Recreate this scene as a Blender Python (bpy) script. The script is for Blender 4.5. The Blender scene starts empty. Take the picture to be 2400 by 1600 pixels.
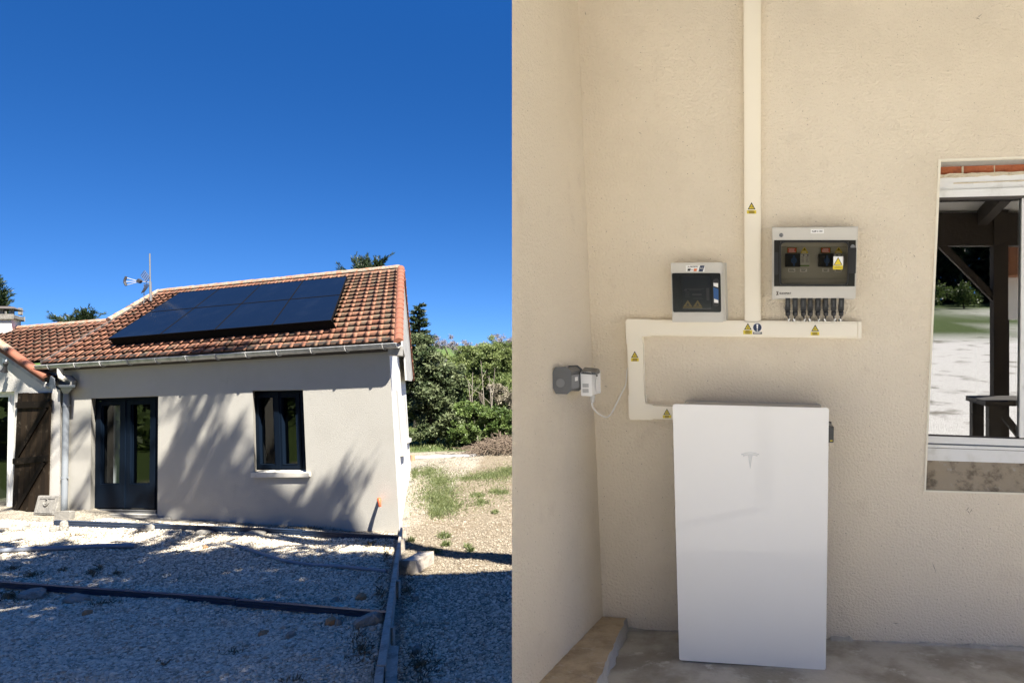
import bpy, bmesh, math, random
import numpy as np
from mathutils import Vector as V, Matrix

random.seed(7)
rng = np.random.default_rng(11)
SC = bpy.context.scene
COL = SC.collection

# ------------------------------------------------------------------ camera, sky, sun, exposure
FPX, CX, CY, CZ = 1750.0, 1800.0, 800.0, 3.5      # focal length and principal point in photo pixels (2400x1600), eye height
cam_d = bpy.data.cameras.new('camera')
cam = bpy.data.objects.new('camera', cam_d)
COL.objects.link(cam)
cam.location = (0, 0, CZ)
cam.rotation_euler = (math.radians(90), 0, 0)
cam_d.sensor_width = 36
cam_d.lens = 36 * FPX / 2400
cam_d.shift_x = (1200 - CX) / 2400
cam_d.clip_start = 0.05
cam_d.clip_end = 2000
SC.camera = cam

SUN = V((0.443, -0.428, 0.787)).normalized()
wd = bpy.data.worlds.new('World')
SC.world = wd
wd.use_nodes = True
wn, wl = wd.node_tree.nodes, wd.node_tree.links
wn.clear()
wo = wn.new('ShaderNodeOutputWorld')
wb = wn.new('ShaderNodeBackground')
sky = wn.new('ShaderNodeTexSky')
sky.sky_type = 'NISHITA'
sky.sun_disc = False
sky.sun_elevation = math.asin(SUN.z)
sky.sun_rotation = math.atan2(SUN.x, SUN.y)
sky.altitude = 300
sky.air_density = 1.0
sky.dust_density = 0.0
sky.ozone_density = 4.0
tc = wn.new('ShaderNodeTexCoord')
sx = wn.new('ShaderNodeSeparateXYZ')
cx = wn.new('ShaderNodeCombineXYZ')
mz = wn.new('ShaderNodeMath'); mz.operation = 'MULTIPLY_ADD'
mz.inputs[1].default_value = 1.7; mz.inputs[2].default_value = 0.19      # clear dry air: little pale band at the horizon
wl.new(tc.outputs['Generated'], sx.inputs[0])
wl.new(sx.outputs['X'], cx.inputs['X']); wl.new(sx.outputs['Y'], cx.inputs['Y'])
wl.new(sx.outputs['Z'], mz.inputs[0]); wl.new(mz.outputs[0], cx.inputs['Z'])
wl.new(cx.outputs[0], sky.inputs['Vector'])
hs = wn.new('ShaderNodeHueSaturation')
hs.inputs['Hue'].default_value = 0.510; hs.inputs['Saturation'].default_value = 1.31; hs.inputs['Value'].default_value = 1.0
wl.new(sky.outputs[0], hs.inputs['Color'])
wl.new(hs.outputs[0], wb.inputs['Color'])
wb.inputs['Strength'].default_value = 0.05
wl.new(wb.outputs[0], wo.inputs['Surface'])

sun_d = bpy.data.lights.new('sun', 'SUN')
sun_d.energy = 5.0
sun_d.angle = math.radians(0.53)
sun_d.color = (1.0, 0.94, 0.84)
sun = bpy.data.objects.new('sun', sun_d)
COL.objects.link(sun)
sun.location = SUN * 60
sun.rotation_euler = SUN.to_track_quat('Z', 'Y').to_euler()

SC.view_settings.view_transform = 'Standard'
SC.view_settings.look = 'None'
SC.view_settings.exposure = 1.98
SC.view_settings.gamma = 1.0
SC.view_settings.use_curve_mapping = False
SC.cycles.max_bounces = 10
SC.cycles.diffuse_bounces = 6
SC.cycles.transparent_max_bounces = 12
SC.cycles.caustics_reflective = False
SC.cycles.caustics_refractive = False
SC.cycles.sample_clamp_indirect = 8
SC.cycles.use_denoising = True

# ------------------------------------------------------------------ helpers: geometry
def P(px, py, Y):
    return V(((px - CX) / FPX * Y, Y, CZ + (CY - py) / FPX * Y))

class Plane:
    def __init__(s, p, n):
        s.p, s.n = V(p), V(n).normalized()
    def hit(s, px, py, off=0.0):
        d = V(((px - CX) / FPX, 1, (CY - py) / FPX))
        o = V((0, 0, CZ))
        t = (s.p + s.n * off - o).dot(s.n) / d.dot(s.n)
        return o + d * t

class MB:
    def __init__(s):
        s.v, s.f, s.m, s.c = [], [], [], []
    def add(s, vs, fs, m=0, c=None):
        o = len(s.v)
        s.v += [V(x) for x in vs]
        for f in fs:
            s.f.append([i + o for i in f]); s.m.append(m); s.c.append(c if c is not None else 0.5)
        return s
    def poly(s, vs, m=0):
        return s.add(vs, [list(range(len(vs)))], m)
    def prism(s, poly, vec, m=0, ms=None):
        n = len(poly); vec = V(vec)
        vs = [V(p) for p in poly] + [V(p) + vec for p in poly]
        fs = [list(range(n)), list(range(2 * n - 1, n - 1, -1))]
        s.add(vs, fs, m)
        s.add(vs, [[i, i + n, (i + 1) % n + n, (i + 1) % n] for i in range(n)], m if ms is None else ms)
        return s
    def loft(s, a, b, m=0, caps=True):
        n = len(a)
        fs = [[i, i + n, (i + 1) % n + n, (i + 1) % n] for i in range(n)]
        if caps: fs += [list(range(n)), list(range(2 * n - 1, n - 1, -1))]
        return s.add(list(a) + list(b), fs, m)
    def box(s, lo, hi, m=0):
        x0, y0, z0 = lo; x1, y1, z1 = hi
        return s.prism([(x0, y0, z0), (x1, y0, z0), (x1, y1, z0), (x0, y1, z0)], (0, 0, z1 - z0), m)
    def obox(s, a, b, w, h, up=V((0, 0, 1)), m=0):
        a, b = V(a), V(b); d = (b - a).normalized()
        side = d.cross(up).normalized() * (w / 2); u = side.cross(d).normalized() * (h / 2)
        return s.prism([a - side - u, a + side - u, a + side + u, a - side + u], b - a, m)
    def tube(s, path, r, n=8, m=0, caps=True):
        path = [V(p) for p in path]
        rs = r if isinstance(r, (list, tuple)) else [r] * len(path)
        rings = []; prev = None
        for i, p in enumerate(path):
            d = (path[min(i + 1, len(path) - 1)] - path[max(i - 1, 0)]).normalized()
            if prev is None:
                ref = V((0, 0, 1)) if abs(d.z) < 0.9 else V((1, 0, 0))
                a = d.cross(ref).normalized()
            else:
                a = (prev - d * prev.dot(d)).normalized()
            prev = a; b = d.cross(a)
            rings.append([p + (a * math.cos(2 * math.pi * k / n) + b * math.sin(2 * math.pi * k / n)) * rs[i] for k in range(n)])
        o = [x for ring in rings for x in ring]
        fs = []
        for i in range(len(path) - 1):
            for k in range(n):
                fs.append([i * n + k, i * n + (k + 1) % n, (i + 1) * n + (k + 1) % n, (i + 1) * n + k])
        if caps:
            fs += [list(range(n))[::-1], [(len(path) - 1) * n + k for k in range(n)]]
        return s.add(o, fs, m)
    def build(s, name, mats, parent=None, bevel=0, smooth=False, attr=False, seg=2, recalc=True):
        me = bpy.data.meshes.new(name)
        off = parent.matrix_world.translation if parent is not None else V((0, 0, 0))
        if parent is not None:
            off = worldloc(parent)
        org = V((0, 0, 0))
        if parent is None and s.v:
            lo = V((min(p.x for p in s.v), min(p.y for p in s.v), min(p.z for p in s.v)))
            hi = V((max(p.x for p in s.v), max(p.y for p in s.v), max(p.z for p in s.v)))
            org = V(((lo.x + hi.x) / 2, (lo.y + hi.y) / 2, lo.z))
        me.from_pydata([p - off - org for p in s.v], [], s.f)
        mats = mats if isinstance(mats, (list, tuple)) else [mats]
        for m in mats: me.materials.append(m)
        me.polygons.foreach_set('material_index', s.m)
        if attr:
            a = me.attributes.new('tint', 'FLOAT', 'FACE'); a.data.foreach_set('value', s.c)
        if bevel or recalc:
            bm = bmesh.new(); bm.from_mesh(me)
            if recalc: bmesh.ops.recalc_face_normals(bm, faces=bm.faces)
            if bevel:
                bmesh.ops.remove_doubles(bm, verts=bm.verts, dist=1e-5)
                es = [e for e in bm.edges if len(e.link_faces) == 2 and e.calc_face_angle(0) > 0.5]
                bmesh.ops.bevel(bm, geom=es, offset=bevel, segments=seg, profile=0.6, affect='EDGES', clamp_overlap=True)
            bm.to_mesh(me); bm.free()
        if smooth:
            me.polygons.foreach_set('use_smooth', [True] * len(me.polygons))
            try: me.set_sharp_from_angle(angle=math.radians(40))
            except Exception: pass
        me.update()
        o = bpy.data.objects.new(name, me)
        COL.objects.link(o)
        if parent is not None: o.parent = parent
        else: o.location = org
        return o

def worldloc(o):
    r = V((0, 0, 0))
    while o is not None:
        r += o.location; o = o.parent
    return r

def thing(name, label, cat, loc, group=None):
    o = bpy.data.objects.new(name, None)
    COL.objects.link(o)
    o.location = V(loc); o.empty_display_size = 0.1
    o['label'] = label; o['category'] = cat
    if group: o['group'] = group
    return o

def tag(o, label, cat, group=None):
    o['label'] = label; o['category'] = cat
    if group: o['group'] = group
    return o

def struct(o): o['kind'] = 'structure'; return o
def stuff(o): o['kind'] = 'stuff'; return o

def npmesh(name, verts, faces, mat, parent=None, tint=None, smooth=False, ptint=None):
    """faces: (N,k) array of equal-sized polygons"""
    me = bpy.data.meshes.new(name)
    verts = np.asarray(verts, np.float32)
    if parent is not None: verts = verts - np.array(worldloc(parent), np.float32)
    N, k = faces.shape
    me.vertices.add(len(verts)); me.vertices.foreach_set('co', verts.ravel())
    me.loops.add(N * k); me.loops.foreach_set('vertex_index', faces.astype(np.int32).ravel())
    me.polygons.add(N); me.polygons.foreach_set('loop_start', np.arange(0, N * k, k, dtype=np.int32))
    me.polygons.foreach_set('loop_total', np.full(N, k, np.int32))
    for m in (mat if isinstance(mat, (list, tuple)) else [mat]): me.materials.append(m)
    if tint is not None:
        a = me.attributes.new('tint', 'FLOAT', 'FACE'); a.data.foreach_set('value', np.asarray(tint, np.float32))
    if ptint is not None:
        for nm, arr in ptint.items():
            a = me.attributes.new(nm, 'FLOAT', 'POINT'); a.data.foreach_set('value', np.asarray(arr, np.float32))
    if smooth: me.polygons.foreach_set('use_smooth', np.ones(N, bool))
    me.update(calc_edges=True); me.validate()
    o = bpy.data.objects.new(name, me); COL.objects.link(o)
    if parent is not None: o.parent = parent
    return o

# ------------------------------------------------------------------ helpers: materials
MATS = {}
def mat(name, col, rough=0.6, bump=None, var=None, spec=0.5, metal=0.0, coat=0.0, tint=None, bump2=None, speck=None, var2=None, moss=None):
    """var=(scale,colour2,lo,hi) large-scale wear;  tint=(colA,colB) by the 'tint' attribute; bump=(scale,strength,dist)"""
    m = bpy.data.materials.new(name); m.use_nodes = True
    nt = m.node_tree; N, L = nt.nodes, nt.links
    b = N['Principled BSDF']
    b.inputs['Roughness'].default_value = rough
    b.inputs['Specular IOR Level'].default_value = spec
    b.inputs['Metallic'].default_value = metal
    b.inputs['Coat Weight'].default_value = coat
    b.inputs['Coat Roughness'].default_value = 0.03
    geo = N.new('ShaderNodeNewGeometry')
    pos = geo.outputs['Position']
    c = None
    def rgb(x):
        r = N.new('ShaderNodeRGB'); r.outputs[0].default_value = (*x, 1); return r.outputs[0]
    def mix(f, a, bb):
        x = N.new('ShaderNodeMix'); x.data_type = 'RGBA'
        L.new(f, x.inputs['Factor']); L.new(a, x.inputs['A']); L.new(bb, x.inputs['B'])
        return x.outputs['Result']
    def noise(scale, detail=4, rough_=0.55):
        n = N.new('ShaderNodeTexNoise'); n.inputs['Scale'].default_value = scale
        n.inputs['Detail'].default_value = detail; n.inputs['Roughness'].default_value = rough_
        L.new(pos, n.inputs['Vector']); return n.outputs['Fac']
    def ramp(f, lo, hi):
        r = N.new('ShaderNodeMapRange'); r.inputs['From Min'].default_value = lo; r.inputs['From Max'].default_value = hi
        r.interpolation_type = 'SMOOTHSTEP'
        L.new(f, r.inputs['Value']); return r.outputs['Result']
    c = rgb(col)
    if tint:
        at = N.new('ShaderNodeAttribute'); at.attribute_name = 'tint'
        c = mix(at.outputs['Fac'], rgb(tint[0]), rgb(tint[1]))
    for vv in (var, var2):
        if vv:
            sc, c2, lo, hi = vv[:4]
            c = mix(ramp(noise(sc, 6, 0.62), lo, hi), c, rgb(c2))
    if speck:
        sc, c2, thr = speck
        vo = N.new('ShaderNodeTexVoronoi'); vo.inputs['Scale'].default_value = sc
        L.new(pos, vo.inputs['Vector'])
        c = mix(ramp(vo.outputs['Distance'], thr, thr * 0.5), c, rgb(c2))
    if moss:
        am = N.new('ShaderNodeAttribute'); am.attribute_name = 'moss'
        mm = N.new('ShaderNodeMath'); mm.operation = 'MULTIPLY'; L.new(am.outputs['Fac'], mm.inputs[0]); L.new(ramp(noise(13, 5), 0.36, 0.56), mm.inputs[1])
        c = mix(mm.outputs[0], c, rgb(moss))
    L.new(c, b.inputs['Base Color'])
    nrm = None
    for bb in (bump, bump2):
        if bb:
            bp = N.new('ShaderNodeBump'); bp.inputs['Strength'].default_value = bb[1]
            bp.inputs['Distance'].default_value = bb[2] if len(bb) > 2 else 0.01
            L.new(noise(bb[0], 3, 0.5), bp.inputs['Height'])
            if nrm is not None: L.new(nrm, bp.inputs['Normal'])
            nrm = bp.outputs['Normal']
    if nrm is not None: L.new(nrm, b.inputs['Normal'])
    MATS[name] = m
    return m

def leafmat(name, a, b_, transl=0.3, rough=0.5, spec=0.4):
    m = bpy.data.materials.new(name); m.use_nodes = True
    N, L = m.node_tree.nodes, m.node_tree.links
    p = N['Principled BSDF']; p.inputs['Roughness'].default_value = rough
    p.inputs['Specular IOR Level'].default_value = spec
    at = N.new('ShaderNodeAttribute'); at.attribute_name = 'tint'
    mx = N.new('ShaderNodeMix'); mx.data_type = 'RGBA'
    mx.inputs['A'].default_value = (*a, 1); mx.inputs['B'].default_value = (*b_, 1)
    L.new(at.outputs['Fac'], mx.inputs['Factor'])
    L.new(mx.outputs['Result'], p.inputs['Base Color'])
    tr = N.new('ShaderNodeBsdfTranslucent'); L.new(mx.outputs['Result'], tr.inputs['Color'])
    ms = N.new('ShaderNodeMixShader'); ms.inputs[0].default_value = transl
    L.new(p.outputs[0], ms.inputs[1]); L.new(tr.outputs[0], ms.inputs[2])
    L.new(ms.outputs[0], N['Material Output'].inputs['Surface'])
    return m

def glassmat(name, tint, refl0, refl1, rough=0.0, gloss=(1, 1, 1)):
    """thin pane: tinted see-through plus mirror reflection growing with the angle"""
    m = bpy.data.materials.new(name); m.use_nodes = True
    N, L = m.node_tree.nodes, m.node_tree.links
    N.remove(N['Principled BSDF'])
    tr = N.new('ShaderNodeBsdfTransparent'); tr.inputs[0].default_value = (*tint, 1)
    gl = N.new('ShaderNodeBsdfGlossy'); gl.inputs['Roughness'].default_value = rough
    gl.inputs['Color'].default_value = (*gloss, 1)
    fr = N.new('ShaderNodeLayerWeight'); fr.inputs['Blend'].default_value = 0.5
    pw = N.new('ShaderNodeMath'); pw.operation = 'POWER'; pw.inputs[1].default_value = 5.0; L.new(fr.outputs['Facing'], pw.inputs[0])
    mr = N.new('ShaderNodeMapRange'); mr.inputs['To Min'].default_value = refl0; mr.inputs['To Max'].default_value = refl1
    L.new(pw.outputs[0], mr.inputs['Value'])
    ms = N.new('ShaderNodeMixShader'); L.new(mr.outputs['Result'], ms.inputs[0])
    L.new(tr.outputs[0], ms.inputs[1]); L.new(gl.outputs[0], ms.inputs[2])
    L.new(ms.outputs[0], N['Material Output'].inputs['Surface'])
    return m

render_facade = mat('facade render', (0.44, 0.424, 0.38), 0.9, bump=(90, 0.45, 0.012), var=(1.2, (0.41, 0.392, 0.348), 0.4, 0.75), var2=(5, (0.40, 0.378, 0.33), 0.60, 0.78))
render_gable = mat('sunlit white render', (0.72, 0.71, 0.68), 0.9, bump=(55, 0.35, 0.02))  # facade render lightened: the gable's sun brightness is in the colour
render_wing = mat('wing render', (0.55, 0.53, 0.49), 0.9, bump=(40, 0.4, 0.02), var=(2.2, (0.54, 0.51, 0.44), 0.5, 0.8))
plaster = mat('cream roughcast', (0.79, 0.70, 0.555), 0.92, bump=(100, 0.6, 0.013), bump2=(210, 0.6, 0.006),
              var=(1.1, (0.71, 0.625, 0.49), 0.42, 0.72), var2=(7, (0.74, 0.65, 0.51), 0.56, 0.72), speck=(30, (0.36, 0.30, 0.22), 0.075))
plaster_plain = mat('cream plaster edge', (0.74, 0.66, 0.52), 0.9)
terracotta = mat('terracotta tile', (0.4, 0.15, 0.08), 0.85, tint=((0.17, 0.065, 0.037), (0.285, 0.128, 0.076)),
                 var=(2.6, (0.085, 0.067, 0.042), 0.53, 0.70), var2=(14, (0.12, 0.088, 0.06), 0.54, 0.70), bump=(60, 0.3, 0.01), moss=(0.155, 0.13, 0.088))
terracotta_old = mat('old terracotta tile', (0.4, 0.16, 0.08), 0.85, tint=((0.165, 0.066, 0.039), (0.26, 0.118, 0.073)),
                 var=(5, (0.14, 0.105, 0.07), 0.52, 0.70), var2=(17, (0.23, 0.195, 0.145), 0.60, 0.72), bump=(60, 0.35, 0.01), moss=(0.12, 0.10, 0.07))
lichen_cap = mat('lichen ridge mortar', (0.26, 0.22, 0.17), 0.9, var=(9, (0.32, 0.14, 0.08), 0.45, 0.6), var2=(22, (0.13, 0.115, 0.085), 0.55, 0.7), bump=(30, 0.5, 0.02))
verge_tile = mat('verge tile', (0.20, 0.073, 0.041), 0.8, var=(6, (0.19, 0.075, 0.045), 0.45, 0.7), bump=(50, 0.2, 0.01))
zinc = mat('zinc gutter', (0.50, 0.50, 0.49), 0.42, metal=0.35, var=(5, (0.30, 0.30, 0.29), 0.4, 0.7))
pvc_grey = mat('grey pvc pipe', (0.19, 0.21, 0.235), 0.55, var=(4, (0.15, 0.165, 0.18), 0.45, 0.8))
pvc_cream = mat('weathered cream pvc', (0.66, 0.62, 0.52), 0.55, var=(9, (0.42, 0.40, 0.34), 0.45, 0.7))
greyboard = mat('grey soffit board', (0.42, 0.41, 0.39), 0.8, var=(4, (0.28, 0.27, 0.26), 0.4, 0.7))
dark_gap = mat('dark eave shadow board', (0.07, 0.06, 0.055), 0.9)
anthracite = mat('anthracite frame', (0.004, 0.008, 0.016), 0.5, spec=0.04)
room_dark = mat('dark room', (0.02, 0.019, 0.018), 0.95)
curtain_w = mat('white curtain', (0.62, 0.62, 0.60), 0.95)
sillstone = mat('sill stone', (0.62, 0.59, 0.52), 0.8, bump=(70, 0.3, 0.01), var=(8, (0.52, 0.48, 0.42), 0.5, 0.75))
concrete = mat('weathered concrete', (0.23, 0.22, 0.20), 0.9, bump=(30, 0.6, 0.02), var=(5, (0.14, 0.133, 0.12), 0.42, 0.7))
old_wood = mat('old dark wood', (0.050, 0.036, 0.025), 0.85, spec=0.15, tint=((0.007, 0.0045, 0.0025), (0.029, 0.019, 0.011)), var=(7, (0.062, 0.048, 0.034), 0.58, 0.72), bump=(90, 0.4, 0.004))
grey_wood = mat('silvered timber', (0.36, 0.32, 0.27), 0.85, var=(6, (0.22, 0.19, 0.16), 0.42, 0.68), var2=(26, (0.45, 0.40, 0.33), 0.52, 0.66), bump=(70, 0.5, 0.005))
rail_mat = mat('dark blue steel rail', (0.014, 0.030, 0.065), 0.45, metal=0.0, var=(6, (0.030, 0.046, 0.075), 0.5, 0.75))
panel_glass = mat('solar glass', (0.0035, 0.006, 0.012), 0.14, spec=0.075, coat=0.0, var=(2.2, (0.006, 0.009, 0.016), 0.45, 0.8))
panel_frame = mat('black aluminium', (0.004, 0.004, 0.005), 0.8, spec=0.1)
steel = mat('galvanised steel', (0.20, 0.205, 0.21), 0.5, metal=0.4)
dark_metal = mat('dark metal', (0.05, 0.05, 0.055), 0.5, metal=0.3)
black_iron = mat('black iron', (0.012, 0.012, 0.013), 0.5)
orange_pipe = mat('orange conduit', (0.60, 0.13, 0.05), 0.5)
hose_mat = mat('grey pipe', (0.20, 0.22, 0.255), 0.5)
rock_mat = mat('limestone rock', (0.26, 0.245, 0.215), 0.9, bump=(22, 0.9, 0.05), var=(6, (0.16, 0.145, 0.125), 0.45, 0.7))
shard_mat = mat('ochre stone', (0.36, 0.20, 0.10), 0.9, bump=(40, 0.5, 0.02), var=(14, (0.26, 0.17, 0.10), 0.45, 0.7))
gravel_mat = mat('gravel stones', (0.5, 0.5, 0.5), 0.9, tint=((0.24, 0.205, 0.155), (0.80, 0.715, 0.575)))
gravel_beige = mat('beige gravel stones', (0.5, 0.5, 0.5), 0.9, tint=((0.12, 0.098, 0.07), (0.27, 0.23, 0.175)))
bark = mat('bark', (0.045, 0.035, 0.026), 0.9, bump=(25, 0.6, 0.02))
twig_mat = mat('dry twigs', (0.12, 0.09, 0.065), 0.9)
twig_pale = mat('pale bare twigs', (0.30, 0.26, 0.22), 0.9)
# porch
trunk_pvc = mat('cream pvc trunking', (0.88, 0.815, 0.67), 0.42)
box_grey = mat('light grey abs', (0.60, 0.575, 0.51), 0.45, bump=(300, 0.05, 0.001))
smoke_black = mat('smoked black plastic', (0.012, 0.013, 0.015), 0.16)
inner_grey = mat('inner grey', (0.46, 0.45, 0.40), 0.6)
module_grey = mat('module grey', (0.52, 0.51, 0.46), 0.5)
plain_black = mat('black plastic', (0.010, 0.010, 0.011), 0.32)
knob_blue = mat('blue knob', (0.02, 0.06, 0.16), 0.35)
paper_white = mat('white label', (0.82, 0.81, 0.77), 0.5)
ink = mat('black ink', (0.012, 0.012, 0.012), 0.6)
ink_grey = mat('grey ink', (0.10, 0.10, 0.10), 0.6)
ink_brown = mat('dark brown ink', (0.07, 0.025, 0.012), 0.6)
warn_yellow = mat('warning yellow', (0.74, 0.58, 0.03), 0.45)
warn_red = mat('label red', (0.60, 0.06, 0.02), 0.5)
label_orange = mat('label orange', (0.68, 0.16, 0.04), 0.5)
sign_blue = mat('sign navy', (0.010, 0.025, 0.075), 0.45)
dull_green = mat('green ink', (0.10, 0.20, 0.03), 0.6)
latch_blue = mat('latch blue', (0.02, 0.09, 0.26), 0.3)
batt_white = mat('battery white glass', (0.88, 0.855, 0.79), 0.35, spec=0.3, coat=0.35)
batt_side = mat('battery grey shell', (0.44, 0.43, 0.40), 0.5)
emblem = mat('grey emblem', (0.50, 0.50, 0.49), 0.35, metal=0.4)
sock_grey = mat('socket grey', (0.115, 0.12, 0.125), 0.45)
sock_grey2 = mat('socket grey light', (0.19, 0.195, 0.20), 0.45)
white_plastic = mat('white plastic', (0.82, 0.81, 0.78), 0.35)
frame_white = mat('white painted frame', (0.74, 0.745, 0.73), 0.5, var=(10, (0.62, 0.62, 0.58), 0.5, 0.75), bump=(60, 0.1, 0.004))
frame_grey = mat('grey plaster', (0.46, 0.45, 0.42), 0.9, bump=(50, 0.5, 0.015), var=(12, (0.36, 0.35, 0.33), 0.45, 0.7))
brickm = mat('raw brick', (0.42, 0.125, 0.05), 0.9, bump=(40, 0.6, 0.02), var=(14, (0.24, 0.07, 0.035), 0.45, 0.65), var2=(25, (0.50, 0.22, 0.14), 0.62, 0.75))
foam_mat = mat('dried foam', (0.62, 0.54, 0.40), 0.95, bump=(60, 0.9, 0.02))
sill_dirty = mat('dirty concrete sill', (0.36, 0.30, 0.215), 0.9, bump=(45, 0.5, 0.01), var=(11, (0.13, 0.105, 0.075), 0.48, 0.66), var2=(30, (0.40, 0.37, 0.31), 0.58, 0.72))
floor_mat = mat('porch concrete', (0.42, 0.40, 0.355), 0.8, bump=(14, 0.45, 0.02), var=(4.5, (0.25, 0.23, 0.19), 0.40, 0.66), var2=(13, (0.52, 0.50, 0.46), 0.57, 0.72), bump2=(90, 0.4, 0.005))
stone_mat = mat('yellow limestone', (0.46, 0.37, 0.25), 0.9, bump=(24, 0.9, 0.03), var=(9, (0.32, 0.255, 0.17), 0.42, 0.66), var2=(30, (0.46, 0.39, 0.29), 0.56, 0.7))
mortar_mat = mat('grey mortar', (0.42, 0.41, 0.385), 0.95, bump=(35, 0.8, 0.02))
beam_wood = mat('porch beam wood', (0.030, 0.022, 0.016), 0.8, bump=(30, 0.4, 0.01), var=(5, (0.03, 0.022, 0.015), 0.45, 0.7))
sheet_grey = mat('roof sheet grey', (0.62, 0.61, 0.59), 0.7)
cab_brown = mat('brown cabinet', (0.26, 0.10, 0.035), 0.5, var=(9, (0.20, 0.075, 0.03), 0.45, 0.7))
dark_table = mat('dark table wood', (0.022, 0.017, 0.014), 0.6)
pane_house = glassmat('house pane', (0.50, 0.53, 0.55), 0.055, 1.0)
pane_porch = glassmat('mirror pane', (0.30, 0.32, 0.34), 0.29, 0.95)
smoke_glass = glassmat('smoked cover', (0.53, 0.51, 0.46), 0.03, 0.9, 0.05)

# ------------------------------------------------------------------ ground
def smooth(t):
    t = np.clip(t, 0, 1); return t * t * (3 - 2 * t)
def ground_z(X, Y):
    X = np.asarray(X, float); Y = np.asarray(Y, float)
    base = CZ - 3.42 + 0.021 * np.clip(X + 6.56, -25, 25)
    back = CZ - 1.32 + 0.085 * np.clip(-2.5 - Y, 0, 60) + 0.02 * np.clip(-62 - Y, 0, 400)
    w = smooth((5 - Y) / 3.3)
    return base * (1 - w) + back * w
GN = V((-0.021, 0, 1))
GPL = Plane((-6.56, 13.3, CZ - 3.42), GN)

def lines(lo, hi, dlo, dhi, step, grow=1.25):
    a = list(np.arange(dlo, dhi + 1e-6, step)); s = step
    x = dhi
    while x < hi: s *= grow; x += s; a.append(min(x, hi))
    s = step; x = dlo; pre = []
    while x > lo: s *= grow; x -= s; pre.append(max(x, lo))
    return np.array(pre[::-1] + a)
gx = lines(-500, 500, -17, 0, 0.10, 1.22); gy = lines(-500, 700, 6.5, 26, 0.10, 1.22)
XX, YY = np.meshgrid(gx, gy)
ZZ = ground_z(XX, YY)
def vnoise(X, Y, s, seed):
    r = np.random.default_rng(seed); T = r.random((256, 256))
    x = X / s; y = Y / s; xi = np.floor(x).astype(int); yi = np.floor(y).astype(int)
    fx = smooth(x - xi); fy = smooth(y - yi)
    g = lambda a, b: T[a % 256, b % 256]
    return (g(xi, yi) * (1 - fx) + g(xi + 1, yi) * fx) * (1 - fy) + (g(xi, yi + 1) * (1 - fx) + g(xi + 1, yi + 1) * fx) * fy
def gnoise(X, Y):
    return 0.07 * (vnoise(X, Y, 1.3, 1) - 0.5) + 0.035 * (vnoise(X, Y, 0.45, 2) - 0.5) + 0.02 * (vnoise(X, Y, 0.2, 3) - 0.5)
near = ((XX > -18) & (XX < 0) & (YY > 6) & (YY < 27))
ZZ = ZZ + np.where(near, gnoise(XX, YY), 0)
def gz(x, y):
    z = float(ground_z(x, y))
    if -18 < x < 0 and 6 < y < 27: z += float(gnoise(np.array(x), np.array(y)))
    return z
# what the ground is made of: beige gravel to the right of the board, lawn behind the trees and the road, white gravel elsewhere
bx = np.interp(YY, [0, 7.3, 13.3, 30], [-3.8, -3.8, -6.5, -10.4])
beige = smooth((XX - bx) / 0.25) * smooth((YY - 10.2) / 0.8)
def pxof(X, Y, Z):
    return CX + X / Y * FPX, CY - (Z - CZ) / Y * FPX
with np.errstate(all='ignore'):
    gpx, gpy = pxof(XX, np.where(YY > 0.5, YY, 0.5), ZZ)
lawn = np.where(YY > 5, smooth((YY - 23.6) / 0.5) * 0.95, 0)
back_lawn = np.where(YY < 0, smooth((-24 - YY + 8 * vnoise(XX, YY, 4.0, 8)) / 2.5), 0)
track = np.exp(-((YY + 33 + 0.25 * XX) / 1.2) ** 2) + np.exp(-((YY + 37.5 + 0.25 * XX) / 1.0) ** 2)
back_lawn = back_lawn * (1 - np.clip(track, 0, 1) * 0.9)
far = smooth((np.maximum(abs(XX) - 40, abs(YY - 0) - 60)) / 10)
lawn = np.maximum(np.maximum(np.maximum(lawn, back_lawn), far), smooth((-17.5 - XX) / 1.0))
nx, ny = len(gx), len(gy)
idx = np.arange(nx * ny).reshape(ny, nx)
fcs = np.stack([idx[:-1, :-1], idx[:-1, 1:], idx[1:, 1:], idx[1:, :-1]], -1).reshape(-1, 4)

gm = bpy.data.materials.new('gravel ground'); gm.use_nodes = True
N, L = gm.node_tree.nodes, gm.node_tree.links
pb = N['Principled BSDF']; pb.inputs['Roughness'].default_value = 0.95; pb.inputs['Specular IOR Level'].default_value = 0.2
geo = N.new('ShaderNodeNewGeometry')
def n_vor(scale):
    v = N.new('ShaderNodeTexVoronoi'); v.inputs['Scale'].default_value = scale; L.new(geo.outputs['Position'], v.inputs['Vector']); return v
def n_noise(scale, d=5):
    v = N.new('ShaderNodeTexNoise'); v.inputs['Scale'].default_value = scale; v.inputs['Detail'].default_value = d
    L.new(geo.outputs['Position'], v.inputs['Vector']); return v.outputs['Fac']
def n_mix(f, a, b_):
    x = N.new('ShaderNodeMix'); x.data_type = 'RGBA'
    for s_, k in ((f, 'Factor'), (a, 'A'), (b_, 'B')):
        if isinstance(s_, tuple): x.inputs[k].default_value = (*s_, 1)
        else: L.new(s_, x.inputs[k])
    return x.outputs['Result']
def n_rng(f, lo, hi, t0=0.0, t1=1.0):
    r = N.new('ShaderNodeMapRange'); r.inputs[1].default_value = lo; r.inputs[2].default_value = hi
    r.inputs[3].default_value = t0; r.inputs[4].default_value = t1; L.new(f, r.inputs[0]); return r.outputs[0]
def n_att(nm):
    a = N.new('ShaderNodeAttribute'); a.attribute_name = nm; return a.outputs['Fac']
v1 = n_vor(58); v2 = n_vor(80)
sep = N.new('ShaderNodeSeparateColor'); L.new(v1.outputs['Color'], sep.inputs[0])
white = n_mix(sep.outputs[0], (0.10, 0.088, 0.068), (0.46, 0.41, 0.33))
white = n_mix(n_rng(n_noise(2.4, 7), 0.54, 0.72), white, (0.12, 0.11, 0.095))
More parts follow.
